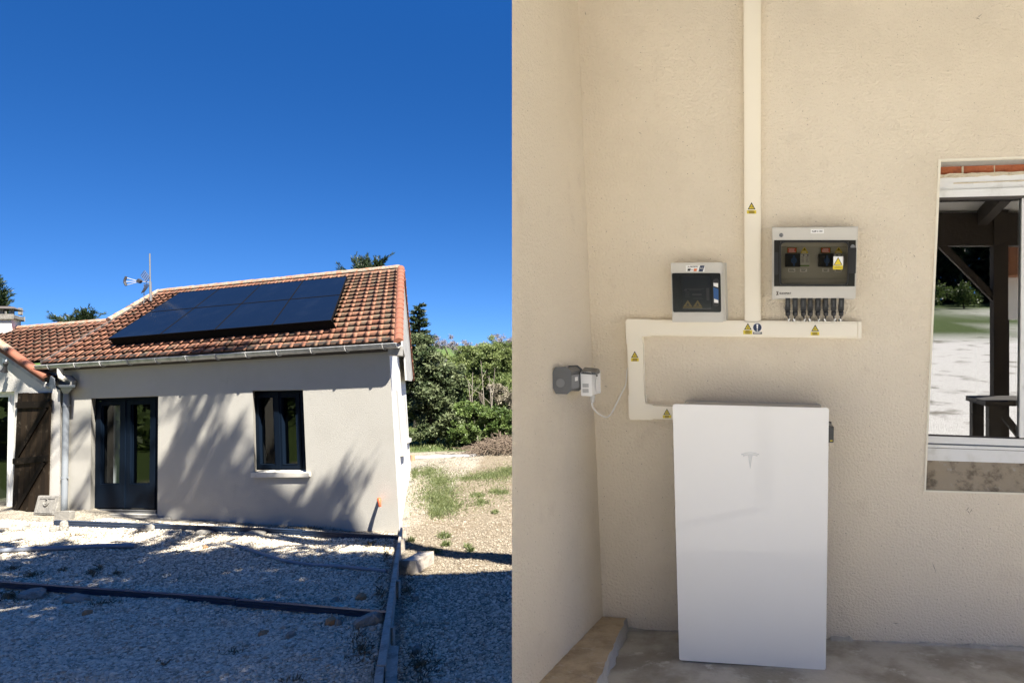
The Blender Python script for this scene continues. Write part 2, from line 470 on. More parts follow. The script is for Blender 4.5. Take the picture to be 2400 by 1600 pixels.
white = n_mix(n_att('drive'), white, n_mix(sep.outputs[1], (0.64, 0.63, 0.60), (0.87, 0.86, 0.83)))
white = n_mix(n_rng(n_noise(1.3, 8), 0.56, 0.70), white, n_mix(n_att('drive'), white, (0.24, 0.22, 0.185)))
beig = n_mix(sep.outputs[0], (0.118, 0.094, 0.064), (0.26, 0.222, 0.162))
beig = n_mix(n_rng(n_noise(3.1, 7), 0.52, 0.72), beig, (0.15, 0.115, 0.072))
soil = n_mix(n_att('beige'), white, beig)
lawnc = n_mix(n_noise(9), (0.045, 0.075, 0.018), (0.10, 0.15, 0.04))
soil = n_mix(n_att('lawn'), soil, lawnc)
L.new(soil, pb.inputs['Base Color'])
bp = N.new('ShaderNodeBump'); bp.inputs['Strength'].default_value = 0.8; bp.inputs['Distance'].default_value = 0.02
L.new(n_rng(v1.outputs['Distance'], 0, 0.7, 1, 0), bp.inputs['Height']); L.new(bp.outputs[0], pb.inputs['Normal'])
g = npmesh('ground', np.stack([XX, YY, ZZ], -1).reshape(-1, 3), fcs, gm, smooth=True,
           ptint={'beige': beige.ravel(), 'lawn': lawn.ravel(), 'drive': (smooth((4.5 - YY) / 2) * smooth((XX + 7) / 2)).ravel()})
struct(g); tag(g, 'pale crushed limestone ground in front of and beside the house', 'ground')

# ------------------------------------------------------------------ the house with the solar roof
D1 = V((-5668, 1750, 0)); 
C0 = P(937, 1250, 13.3)
FN = D1.cross(V((0, 0, 1))).normalized()
if FN.y > 0: FN = -FN
FAC = Plane(C0, FN)
REC = (V((-830, 1750, -175)).normalized()) * 0.33          # direction and depth of the reveals
fp = lambda x, y, off=0.0: FAC.hit(x, y, off)

house = thing('house', 'white rendered single storey house with terracotta roof carrying solar panels', 'house', (C0.x, C0.y, gz(C0.x, C0.y)))
top = lambda x: 858 - (x - 140) * 52 / 771
bot = lambda x: 1222 + (x - 139) * 47 / 798
w = MB()
TLd, TRd, BLd, BRd = (214, 933), (371, 927.5), (211.5, 1203), (369, 1206)
TLw, TRw, BLw, BRw = (592, 915), (710, 913), (718, 1108), (596.5, 1108)
BRw, BLw = (718, 1108), (596.5, 1108)
for pl in ([(84, top(84)), (214, top(214)), TLd, BLd, (211, bot(211)), (100, bot(100))],
           [(214, top(214)), (371, top(371)), TRd, TLd],
           [BLd, BRd, (369, bot(369)), (211, bot(211))],
           [(371, top(371)), (592, top(592)), TLw, BLw, (597, bot(597)), (369, bot(369)), BRd, TRd],
           [(592, top(592)), (710, top(710)), TRw, TLw],
           [BLw, BRw, (718, bot(718)), (597, bot(597))],
           [(710, top(710)), (911, top(911)), (938, bot(938)), (718, bot(718)), BRw, TRw]):
    w.poly([fp(*q) for q in pl])
def reveal(mb, quad):
    q = [fp(*p) for p in quad]
    for i in range(4):
        a, b = q[i], q[(i + 1) % 4]
        mb.poly([a, b, b + REC * 1.02, a + REC * 1.02])
reveal(w, [TLd, TRd, BRd, BLd]); reveal(w, [TLw, TRw, BRw, BLw])
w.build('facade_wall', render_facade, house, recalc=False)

# roof lattice
EAV = Plane(C0 + FN * 0.08, FN)
E2, E1 = EAV.hit(926, 797), EAV.hit(97, 850)
R2 = P(935, 628, E2.y + 4.0)
RN = (E1 - E2).cross(R2 - E2).normalized()
if RN.z < 0: RN = -RN
ROOF = Plane(E2, RN)
R1 = ROOF.hit(375, 684)
def homog(src, dst):
    A = []
    for (u, v), (x, y) in zip(src, dst):
        A.append([u, v, 1, 0, 0, 0, -x * u, -x * v, -x]); A.append([0, 0, 0, u, v, 1, -y * u, -y * v, -y])
    _, _, vt = np.linalg.svd(np.array(A, float)); return vt[-1].reshape(3, 3)
UV = [(0, 0), (1, 0), (1, 1), (0, 1)]
HR = homog(UV, [(926, 797), (97, 850), (375, 684), (935, 628)])
def hmap(Hm, u, v):
    q = Hm @ np.array([u, v, 1.0]); return q[0] / q[2], q[1] / q[2]
HRi = np.linalg.inv(HR)

def tiled(u0, u1, nu, v0, v1, nv, plane, base, keep=None):
    """interlocking tiles: flat pan with a raised roll, each course lapping the one below"""
    NP_ = 9
    prof = [(0, 0.0), (0.12, 0.0), (0.38, 0.003), (0.55, 0.004), (0.60, 0.020), (0.70, 0.030), (0.85, 0.031), (0.95, 0.020), (1.0, 0.004)]
    vs, fs, ts, ms = [], [], [], []
    du, dv = (u1 - u0) / nu, (v1 - v0) / nv
    nrm = plane.n
    for j in range(nv):
        for i in range(nu):
            ua, va = u0 + i * du, v0 + j * dv
            if keep:
                x, y = hmap(HR, ua + du / 2, va + dv / 2)
                if not keep(x, y): continue
            t = random.random(); pm = 0.10 + 0.75 * float(smooth((0.42 - ua) / 0.3)) * (0.45 + .55 * float(smooth((va - .02) / .3))) if ua < 1 else .35
            mo = random.uniform(.6, 1) if random.random() < pm else random.uniform(0, .25)
            lift = random.uniform(0, 0.008); sk = random.uniform(-0.03, 0.03) * dv
            o = len(vs)
            for (s_, hh) in prof:
                a = plane.hit(*hmap(HR, ua + du * (1 - s_), va - 0.04 * dv + sk), off=base + hh + 0.035 + lift)
                b = plane.hit(*hmap(HR, ua + du * (1 - s_), va + dv * 1.05), off=base + hh * 0.9 + 0.004)
                c = plane.hit(*hmap(HR, ua + du * (1 - s_), va + 0.0 * dv + sk), off=base + 0.004)
                vs += [a, b, c]
            for k in range(NP_ - 1):
                p0, p1 = o + k * 3, o + k * 3 + 3
                fs += [[p0, p1, p1 + 1, p0 + 1], [p0 + 2, p1 + 2, p1, p0]]; ts += [t, t * 0.6]; ms += [mo if k < 3 else mo * .25, mo * .5]  # darker tint on the lip faces paints in the course shadow
            
    return np.array([list(x) for x in vs]), np.array(fs), ts, ms
def tile_part(name, args, m, parent):
    vs, fs, ts, ms = tiled(*args)
    o = npmesh(name, vs, fs, m, parent, tint=np.array(ts), smooth=False)
    a = o.data.attributes.new('moss', 'FLOAT', 'FACE'); a.data.foreach_set('value', np.array(ms, np.float32))
    return o
roof = tile_part('roof', (0, 1, 32, 0, 0.985, 17, ROOF, 0.0), terracotta, house)
# underlay so no light leaks
u_ = MB(); u_.poly([ROOF.hit(*hmap(HR, a, b), off=-0.03) for a, b in ((0, 0.0), (1, 0.0), (1, 1), (0, 1))])
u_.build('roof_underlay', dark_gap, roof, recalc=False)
# lower roof of the adjoining part
vr = (HRi @ np.array([150, 761.5, 1]))[1] / (HRi @ np.array([150, 761.5, 1]))[2]
LOW = Plane(E2 - RN * 0.09, RN)
def keep_low(x, y):
    lx = 97 + (850 - y) * (278 / 166.0)
    return x < lx + 16
lr = tile_part('low_roof', (0.6, 1.6, 32, 0.03, vr, 9, LOW, 0.0, keep_low), terracotta_old, house)
u_ = MB(); u_.poly([LOW.hit(*q, off=-0.03) for q in ((-150, 786), (262, 752), (118, 846), (97, 850), (-150, 866))])
u_.build('roof_underlay', dark_gap, lr, recalc=False)
def half_caps(path_a, path_b, n, r, m, name, parent, up, overlap=1.12, attr=False):
    mb = MB()
    for i in range(n):
        a = path_a.lerp(path_b, i / n); b = path_a.lerp(path_b, min(1.0, (i + overlap) / n))
        d = (b - a).normalized(); s_ = d.cross(up).normalized(); uu = s_.cross(d)
        rr = r * random.uniform(0.95, 1.05)
        A = [a + s_ * math.cos(t) * rr * 1.08 + uu * math.sin(t) * rr * 1.08 for t in np.linspace(0, math.pi, 8)]
        B = [b + s_ * math.cos(t) * rr * 0.94 + uu * math.sin(t) * rr * 0.94 for t in np.linspace(0, math.pi, 8)]
        mb.loft(A, B, 0)
    return mb.build(name, m, parent, smooth=True)
half_caps(R2 + RN * 0.0, R1 + RN * 0.0, 19, 0.075, lichen_cap, 'ridge_cap', house, V((0, 0, 1)))
half_caps(LOW.hit(262, 752), LOW.hit(-120, 783), 14, 0.07, lichen_cap, 'low_ridge_cap', house, V((0, 0, 1)))
half_caps(ROOF.hit(934.5, 802, 0.02), ROOF.hit(940, 629, 0.02), 17, 0.075, verge_tile, 'verge_cap', house, RN, 1.15)
mb = MB()
a, b = ROOF.hit(97, 850, -0.11), ROOF.hit(375, 684, -0.11)
a, b = ROOF.hit(97, 850, 0.0), ROOF.hit(375, 684, 0.0)
mb.obox(a, b, 0.03, 0.05, RN); mb.build('verge_dark_line', dark_gap, house)  # thin dark strip along the step down to the lower roof
half_caps(LOW.hit(255, 750, 0.06), LOW.hit(372, 682, 0.06), 8, 0.06, lichen_cap, 'left_verge_cap', house, RN, 1.1)
# fascia and end of the eave
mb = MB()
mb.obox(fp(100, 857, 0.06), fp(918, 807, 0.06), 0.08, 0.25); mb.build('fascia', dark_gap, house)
mb = MB(); q = [fp(908, 811, 0.14), fp(944, 811, 0.14), fp(944, 833, 0.14), fp(910, 831, 0.14)]
mb.prism(q, REC * 0.8); mb.build('eave_end', greyboard, house)
# gable wall
g_nt, g_nb = fp(911, 806, 0.001), fp(938, 1272, 0.001)
g_fb = P(962.5, 1092, 20.4)
GAB = Plane(g_nb, (g_nb - g_nt).cross(g_fb - g_nb))
if GAB.n.x < 0: GAB.n = -GAB.n
gp = lambda x, y, off=0.0: GAB.hit(x, y, off)
mb = MB(); mb.poly([g_nt, g_nb, gp(963, 1110), gp(962.5, 1092), gp(949, 876), gp(938, 700)])
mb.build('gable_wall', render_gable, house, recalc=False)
mb = MB()
mb.prism([gp(x, y, 0.10) for x, y in ((939, 640), (945.5, 641), (966, 884), (962, 893), (949.5, 891), (946, 835), (940, 812))], GAB.n * 0.03)
mb.build('bargeboard', greyboard, house)
half_caps(gp(944.5, 634, 0.15), gp(968, 890, 0.15), 15, 0.045, verge_tile, 'rear_verge_cap', house, GAB.n, 1.1)
for (x0, y0, x1, y1, wd_) in ((927, 914, 938.5, 1056, 4.0), (946.5, 927, 954.5, 1025, 2.2)):
    mb = MB(); mb.prism([gp(x0, y0, -0.004), gp(x0 + wd_, y0 + 2, -0.004), gp(x1 + wd_ * .8, y1, -0.004), gp(x1, y1 + 1, -0.004)], GAB.n * 0.012)
    wi = mb.build('gable_window', frame_grey, house)
    mb = MB(); mb.prism([gp(x1 - 1.5, y1 + 1, 0), gp(x1 + wd_ * 1.6, y1 + 1, 0), gp(x1 + wd_ * 1.4, y1 + 10, 0), gp(x1 - 1, y1 + 12, 0)], GAB.n * 0.07)
    mb.build('sill', sillstone, wi)

# french door
def recq(quad):
    q = [fp(*p) + REC for p in quad]; return q
def bil(q, u, v):
    return q[0].lerp(q[1], u).lerp(q[3].lerp(q[2], u), v)
def sub(q, u0, v0, u1, v1):
    return [bil(q, u0, v0), bil(q, u1, v0), bil(q, u1, v1), bil(q, u0, v1)]
def ring(mb, outer, inner, vec, m=0):
    for i in range(4):
        j = (i + 1) % 4
        mb.prism([outer[i], outer[j], inner[j], inner[i]], vec, m)
INN = -FN
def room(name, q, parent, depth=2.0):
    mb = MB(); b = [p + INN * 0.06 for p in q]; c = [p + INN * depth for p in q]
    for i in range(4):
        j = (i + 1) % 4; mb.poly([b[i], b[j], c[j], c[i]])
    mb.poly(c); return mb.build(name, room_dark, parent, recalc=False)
dq = recq([TLd, TRd, BRd, BLd])
door = MB()
dfr = thing_door = None
ring(door, dq, sub(dq, 0.045, 0.022, 0.955, 0.965), FN * 0.07)
dfr = door.build('french_door', anthracite, house, bevel=0.006)
for (ua, ub) in ((0.05, 0.50), (0.505, 0.95)):
    lf = sub(dq, ua, 0.025, ub, 0.955)
    mb = MB()
    ring(mb, lf, sub(lf, 0.17, 0.035, 0.83, 0.78), FN * 0.085)
    mb.prism(sub(lf, 0.17, 0.78, 0.83, 0.985), FN * 0.045)
    mb.prism(sub(lf, 0.22, 0.825, 0.78, 0.945), FN * 0.062)
    leaf = mb.build('door_leaf', anthracite, dfr, bevel=0.005)
    pq = [p + FN * 0.02 for p in sub(lf, 0.16, 0.03, 0.84, 0.79)]
    mb = MB(); mb.poly(pq); mb.build('pane', pane_house, dfr, recalc=False)
    mb = MB(); bead = sub(lf, 0.17, 0.035, 0.83, 0.78)
    ring(mb, [p + FN * 0.03 for p in bead], [p + FN * 0.03 for p in sub(lf, 0.195, 0.043, 0.805, 0.772)], FN * 0.02)
    mb.build('glazing_bead', anthracite, dfr)
mb = MB(); mb.prism(sub(dq, 0.488, 0.02, 0.517, 0.955), FN * 0.10); mb.build('meeting_stile', anthracite, dfr, bevel=0.004)
mb = MB(); 
for v0 in (0.968, 0.984): mb.prism(sub(dq, 0.02, v0, 0.98, v0 + 0.009), FN * 0.10)
mb.build('threshold', steel, dfr)
room('room', dq, dfr)
cur = MB(); cq = [p + INN * 0.25 for p in sub(dq, 0.07, 0.06, 0.185, 0.80)]
pts0, pts1 = [], []
for k in range(17):
    off = FN * (0.03 * math.sin(k * 1.4))
    wv = 0.45 + 0.55 * k / 16
    pts0.append(cq[0].lerp(cq[1], k / 16) + off + V((0, 0, -0.0))); pts1.append(cq[3].lerp(cq[2], k / 16) + off)
for k in range(16): cur.poly([pts0[k], pts0[k + 1], pts1[k + 1], pts1[k]])
cur.build('curtain', curtain_w, dfr, recalc=False, smooth=True)
mb = MB(); mb.prism([fp(211, 1203, 0.002), fp(370, 1206, 0.002), fp(370, 1215, 0.002), fp(211, 1212, 0.002)], FN * 0.03)
mb.build('door_step', concrete, house, bevel=0.008)
# window
wq = recq([TLw, TRw, BRw, BLw])
mb = MB(); ring(mb, wq, sub(wq, 0.05, 0.03, 0.95, 0.955), FN * 0.07)
wfr = mb.build('window', anthracite, house, bevel=0.006)
for (ua, ub) in ((0.055, 0.50), (0.52, 0.945)):
    lf = sub(wq, ua, 0.033, ub, 0.95)
    mb = MB(); ring(mb, lf, sub(lf, 0.16, 0.05, 0.84, 0.945), FN * 0.085)
    mb.build('sash', anthracite, wfr, bevel=0.006)
    mb = MB(); mb.poly([p + FN * 0.02 for p in sub(lf, 0.15, 0.045, 0.85, 0.95)]); mb.build('pane', pane_house, wfr, recalc=False)
mb = MB(); mb.prism(sub(wq, 0.46, 0.02, 0.55, 0.955), FN * 0.10); mb.build('mullion', anthracite, wfr, bevel=0.006)
room('room', wq, wfr)
mb = MB()
s0 = [fp(588, 1107.5, 0.05), fp(723, 1107.5, 0.05), fp(723, 1117, 0.05), fp(588, 1118, 0.05)]
mb.prism(s0, INN * 0.05)
mb.prism([fp(597, 1108), fp(717.5, 1108), fp(717.5, 1108) + REC * 0.95 + V((0, 0, 0.055)), fp(597, 1108) + REC * 0.95 + V((0, 0, 0.055))], V((0, 0, -0.03)))
mb.build('window_sill', sillstone, house, bevel=0.005)
# footing showing along the base
mb = MB()
for (xa, xb, ya, yb, h_) in ((156, 400, 1203, 1214, 15), (402, 592, 1216, 1228, 10)):
    mb.prism([fp(xa, ya, 0.002), fp(xb, yb - 2, 0.002), fp(xb, yb + h_, 0.002), fp(xa, ya + h_ + 4, 0.002)], FN * 0.09)
mb.build('footing', concrete, house, bevel=0.02)

# solar panels
PAN = Plane(E2 + RN * 0.24, RN)
HP = homog(UV, [(421, 685), (813, 647), (776, 750), (251, 793)])
names = {0: 'far left', 1: 'second from the left', 2: 'third from the left', 3: 'far right'}
for r in range(2):
    for c in range(4):
        g_ = 0.0010
        u0, u1, v0, v1 = c / 4 + g_, (c + 1) / 4 - g_, r / 2 + 0.0018, (r + 1) / 2 - 0.0018
        q = [PAN.hit(*hmap(HP, a, b)) for a, b in ((u0, v0), (u1, v0), (u1, v1), (u0, v1))]
        cen = sum(q, V()) / 4
        lab = 'black solar panel on the roof, %s in the %s row' % (names[c], ('upper', 'lower')[r])
        t = thing('solar_panel', lab, 'solar panel', cen - RN * 0.04, 'solar panels on the terracotta roof')
        mb = MB(); ring(mb, q, sub(q, 0.006, 0.009, 0.994, 0.991), RN * -0.035)
        mb.prism([p - RN * 0.036 for p in q], RN * 0.006)
        mb.build('frame', panel_frame, t)
        mb = MB(); mb.poly([p - RN * 0.004 for p in sub(q, 0.005, 0.008, 0.995, 0.992)])
        mb.build('glass', panel_glass, t, recalc=False)
mr = MB()
for vv in (0.12, 0.40, 0.60, 0.88):
    mr.obox(PAN.hit(*hmap(HP, -0.005, vv), off=-0.07), PAN.hit(*hmap(HP, 1.008, vv), off=-0.07), 0.04, 0.05, RN)
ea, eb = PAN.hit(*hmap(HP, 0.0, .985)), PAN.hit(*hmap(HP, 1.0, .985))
mr.prism([ea - RN * .045, eb - RN * .045, eb - RN * .20, ea - RN * .20], RN.cross(eb - ea).normalized() * .01)  # added black strip along the lower edge, standing in for the shadow band
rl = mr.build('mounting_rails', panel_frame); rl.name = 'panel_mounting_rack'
tag(rl, 'black metal rack of rails holding the solar panels off the tiles, with a black strip standing in for their shadow', 'rack')

# gutter
gut = thing('gutter', 'long grey zinc gutter under the tile edge of the solar roof', 'gutter', fp(910, 815, 0.2))
ga, gb = fp(88, 857, 0.205), fp(934.5, 804, 0.205)
mb = MB()
d = (gb - ga).normalized(); sd = FN; up_ = V((0, 0, 1))
ang = np.linspace(0, -math.pi, 12)
A = [ga + sd * math.cos(t) * 0.062 + up_ * math.sin(t) * 0.085 for t in ang]; A2 = [ga + sd * math.cos(t) * 0.058 + up_ * (math.sin(t) * 0.081) for t in ang[::-1]]
B = [p + (gb - ga) for p in A]; B2 = [p + (gb - ga) for p in A2]
mb.loft(A + A2, B + B2)
mb.tube([ga + sd * 0.066, gb + sd * 0.066], 0.010, 8)
mb.build('channel', zinc, gut, smooth=True)
for gx_ in (120, 182, 242, 306, 372, 443, 512, 583, 655, 735, 815, 903):
    f = (gx_ - 88) / 846; f = f
    c_ = None
    lo_, hi_ = 0.0, 1.0
    for _ in range(30):
        mid = (lo_ + hi_) / 2; pt = ga.lerp(gb, mid)
        if CX + pt.x / pt.y * FPX < gx_: lo_ = mid
        else: hi_ = mid
    pt = ga.lerp(gb, lo_)
    mb = MB(); path = [pt + sd * math.cos(t) * 0.069 + up_ * math.sin(t) * 0.092 for t in np.linspace(0.15, -math.pi, 10)]
    for k in range(9): mb.obox(path[k], path[k + 1], 0.03, 0.006, d)
    mb.build('bracket', zinc, gut)

# downpipe
dp = thing('downpipe', 'grey rainwater downpipe with hopper beside the dark wooden shutter', 'downpipe', fp(150, 1192, 0.08))
mb = MB()
mb.tube([fp(141, 862, 0.2), fp(141, 874, 0.2), fp(144, 884, 0.19), fp(153, 888, 0.17)], [0.052, 0.055, 0.06, 0.055], 10); mb.build('swan_neck', pvc_cream, dp, smooth=True)
mb = MB(); mb.tube([fp(150, 886, 0.16), fp(164, 885, 0.11), fp(173, 893, 0.09), fp(172, 905, 0.09), fp(158, 909, 0.09), fp(136, 900, 0.05), fp(128, 889, 0.03)], 0.058, 10); mb.build('elbow', concrete, dp, smooth=True)
mb = MB()
cA = lambda x, y, hw, dd: [fp(x - hw, y, 0.02), fp(x + hw, y, 0.02), fp(x + hw, y, dd), fp(x - hw, y, dd)]
mb.loft(cA(156.5, 902, 20, 0.26), cA(156.5, 908, 19, 0.25)); mb.loft(cA(156, 908, 15, 0.22), cA(155, 914, 12, 0.19)); mb.loft(cA(155, 914, 12, 0.19), cA(154, 922, 6, 0.13))
mb.build('hopper', pvc_grey, dp, bevel=0.01)
mb = MB(); mb.tube([fp(155, 918, 0.08), fp(155.3, 926, 0.08), fp(155.6, 930, 0.08), fp(150.5, 1194, 0.08)], [0.045, 0.048, 0.055, 0.055], 14); mb.build('pipe', pvc_grey, dp, smooth=True)
for (x, y) in ((155.3, 950), (151.5, 1119)):
    mb = MB(); mb.tube([fp(x, y - 1.5, 0.08), fp(x, y + 1.5, 0.08)], 0.062, 14); mb.obox(fp(x - 8, y, 0.07), fp(x + 8, y, 0.07), 0.03, 0.02)
    mb.build('pipe_clip', pvc_grey, dp, smooth=True)

# concrete block under the downpipe
def gblock(mb, xa, xb, yb_, h, dep, m=0, tilt=0):
    a, b = GPL.hit(xa, yb_), GPL.hit(xb, yb_ + tilt)
    dv = (b - a).cross(V((0, 0, 1))).normalized()
    if dv.y < 0: dv = -dv
    mb.prism([a + V((0, 0, -.03)), b + V((0, 0, -.03)), b + V((0, 0, h)), a + V((0, 0, h))], dv * dep, m)
mb = MB(); gblock(mb, 129, 160, 1219, 0.17, 0.14); o = mb.build('concrete_block', concrete, bevel=0.015)
tag(o, 'small pale concrete block under the foot of the downpipe', 'block')

# ------------------------------------------------------------------ the wing on the left
WNG = Plane(fp(139, 1190) + FN * 0.14, FN)
wp = lambda x, y, off=0.0: WNG.hit(x, y, off)
wb_ = wp(100, 1245)
wing = thing('house_wing', 'older white rendered wing with a tiled gable edge at the left', 'house', (wb_.x, wb_.y, gz(wb_.x, wb_.y)))
mb = MB()
for pl in ([(40, 850), (118, 903), (141, 914), (139, 1262), (30, 1262), (34, 917)],
           [(-90, 770), (40, 850), (34, 917), (-90, 921)],
           [(-90, 1230), (28, 1232), (30, 1262), (-90, 1262)]):
    mb.poly([wp(*p) for p in pl])
RW = REC * 0.75
mb.poly([wp(34, 917), wp(28, 1232), wp(28, 1232) + RW, wp(34, 917) + RW])
mb.poly([wp(-90, 921), wp(34, 917), wp(34, 917) + RW, wp(-90, 921) + RW])
mb.poly([wp(-90, 1230), wp(28, 1232), wp(28, 1232) + RW, wp(-90, 1230) + RW])
RS = REC.normalized() * 0.16
mb.poly([wp(141, 905), wp(139, 1262), wp(139, 1262) + RS, wp(141, 905) + RS])
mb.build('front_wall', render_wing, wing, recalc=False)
ww = [wp(-90, 921) + RW, wp(34, 917) + RW, wp(28, 1232) + RW, wp(-90, 1230) + RW]
mb = MB(); ring(mb, ww, sub(ww, 0.09, 0.035, 0.915, 0.965), FN * 0.07); mb.prism(sub(ww, 0.895, 0.03, 0.918, 0.97), FN * 0.10)
wwin = mb.build('window', frame_white, wing, bevel=0.005)
mb = MB(); mb.poly([p + FN * 0.02 for p in sub(ww, 0.08, 0.03, 0.92, 0.97)]); mb.build('pane', pane_house, wwin, recalc=False)
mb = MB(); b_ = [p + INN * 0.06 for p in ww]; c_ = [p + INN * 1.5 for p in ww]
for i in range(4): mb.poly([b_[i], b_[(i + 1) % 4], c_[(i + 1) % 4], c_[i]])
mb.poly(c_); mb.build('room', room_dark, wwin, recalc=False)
# gable edge roof
DB = V((-830, 1750, -60)).normalized()
mb = MB()
mb.prism([wp(x, y, 0.07) for x, y in ((-90, 741), (0, 806), (110, 882), (101, 893), (-2, 822), (-90, 764))], DB * 0.22)
wr = mb.build('roof', verge_tile, wing, bevel=0.01)
for i, ((xa, ya), (xb, yb)) in enumerate((((-60, 757), (-8, 797)), ((-10, 797), (24, 822)), ((22, 821), (57, 847)), ((50, 842), (84, 867)), ((76, 862), (112, 884)))):
    mb = MB(); a, b = wp(xa, ya, 0.045), wp(xb, yb, 0.045); d = (b - a).normalized(); s_ = FN; uu = d.cross(s_)
    if uu.z < 0: uu = -uu
    rr = 0.080
    A = [a + s_ * math.cos(t) * rr + uu * math.sin(t) * rr * 0.8 for t in np.linspace(-0.3, math.pi, 9)]
    B = [b + s_ * math.cos(t) * rr * 1.12 + uu * math.sin(t) * rr * 0.9 for t in np.linspace(-0.3, math.pi, 9)]
    mb.loft(A, B); mb.build('verge_tile', lichen_cap if i < 2 else verge_tile, wr, smooth=True)
mb = MB(); mb.prism([wp(x, y, 0.05) for x, y in ((-90, 764), (0, 822), (104, 892), (112, 905), (106, 908), (98, 901), (-2, 833), (-90, 776))], INN * 0.045)
mb.build('rake_board', greyboard, wing)
mb = MB(); mb.prism([wp(x, y, 0.17) for x, y in ((103, 886), (117, 880), (120, 886), (110, 897))], DB * 0.5); mb.build('batten_ends', old_wood, wing)
mb = MB(); mb.prism([wp(x, y, 0.19) for x, y in ((118.5, 881), (126, 887), (128, 912), (112, 906))], INN * 0.02); mb.build('gutter_stop', pvc_grey, wing)

# shutter
sh = thing('shutter', 'dark brown weathered plank shutter with diagonal braces, opened against the white wall', 'shutter', wp(78, 1240, 0.05))
SQ = [(45, 920), (122, 919), (115, 1225), (29, 1239)]
s3 = [wp(x, y, 0.03) for x, y in SQ]
mb = MB(); bnds = [0, 0.15, 0.30, 0.455, 0.61, 0.77, 0.90, 1.0]
for k in range(7):
    mb.prism(sub(s3, bnds[k] + 0.006, random.uniform(0, .004), bnds[k + 1] - 0.006, 1 - random.uniform(0, .004)), FN * (0.024 + random.uniform(0, 0.004)), 0)
    n_f = 6; 
    for q_ in range(n_f): mb.c[-1 - q_] = random.random()
for i in range(len(mb.c)): mb.c[i] = [0.2, 0.75, 0.4, 0.9, 0.55, 0.3, 0.65][(i // 6) % 7]
mb.build('planks', old_wood, sh, bevel=0.002, attr=True)
s4 = [p + FN * 0.028 for p in s3]
for (v0, v1, u0, u1) in ((0.065, 0.112, 0.05, 0.99), (0.478, 0.525, 0.03, 0.99), (0.885, 0.925, 0.03, 0.99)):
    mb = MB(); mb.prism(sub(s4, u0, v0, u1, v1), FN * 0.028); mb.build('ledge', old_wood, sh, bevel=0.003)
for (a0, a1) in (((0.90, 0.115), (0.08, 0.475)), ((0.88, 0.53), (0.10, 0.885))):
    mb = MB(); a, b = bil(s4, *a0), bil(s4, *a1); d = (b - a).normalized(); s_ = d.cross(FN).normalized() * 0.045
    mb.prism([a - s_, a + s_, b + s_, b - s_], FN * 0.026); mb.build('brace', old_wood, sh, bevel=0.003)
for v0 in (0.09, 0.50, 0.905):
    mb = MB(); p_ = bil(s4, -0.02, v0); mb.tube([p_ - V((0, 0, .06)), p_ + V((0, 0, .06))], 0.018, 8); mb.obox(p_, bil(s4, 0.12, v0) , 0.02, 0.03)
    mb.build('hinge', black_iron, sh)
# wall lantern
lt = thing('wall_lantern', 'small black iron wall lantern high on the white wing', 'lantern', wp(12, 862, 0.05))
mb = MB(); mb.prism([wp(10, 838, 0.002), wp(19, 840, 0.002), wp(18, 850, 0.002), wp(9, 849, 0.002)], FN * 0.03); mb.tube([wp(15, 845, .03), wp(15, 843, .12), wp(13, 848, .15)], 0.012, 6); mb.build('bracket', white_plastic, lt)
mb = MB(); mb.tube([wp(14, 847, .15), wp(13.5, 851, .15), wp(12.5, 858, .15), wp(11, 866, .15), wp(9.5, 871, .15)], [0.02, 0.045, 0.03, 0.045, 0.065], 8); mb.build('lamp_body', black_iron, lt)

# chimney
CHM = 19.0
ch = thing('chimney', 'white rendered chimney with a capped top behind the low tiled roof', 'chimney', P(10, 775, CHM))
def slab(x0, x1, y0, y1, dep=0.6, Y=CHM):
    return [P(x0, y0, Y), P(x1, y0, Y), P(x1, y1, Y), P(x0, y1, Y)], REC.normalized() * dep * 0.85
mb = MB(); q, v_ = slab(-24, 26, 746, 800); mb.prism([q[0], q[1], q[2], q[3]], v_); mb.build('stack', render_gable, ch, bevel=0.01)
mb = MB(); q, v_ = slab(-30, 31, 737, 746, 0.72, CHM - .06); mb.prism(q, v_); mb.build('crown_slab', concrete, ch, bevel=0.015)
for x in (-22, 3, 26):
    mb = MB(); q, v_ = slab(x - 3.5, x + 3.5, 722, 737, 0.1); mb.prism(q, v_); mb.build('pillar', concrete, ch, bevel=0.01)
for x in (8, 46):
    mb = MB(); q, v_ = slab(x - 3, x + 3, 722, 737, 0.1, CHM + .5); mb.prism(q, v_); mb.build('pillar', concrete, ch, bevel=0.01)
mb = MB(); 
a_ = [P(-30, 722, CHM - .1), P(33, 723, CHM - .1)]; a_ += [a_[1] + REC.normalized() * .62, a_[0] + REC.normalized() * .62]
cc_ = sum(a_, V()) / 4 + V((0, 0, .09)); b_ = [cc_.lerp(p, .35) for p in a_]; b_ = [V((p.x, p.y, cc_.z)) for p in b_]
mb.loft(a_, b_); mb.build('cap', dark_gap, ch)

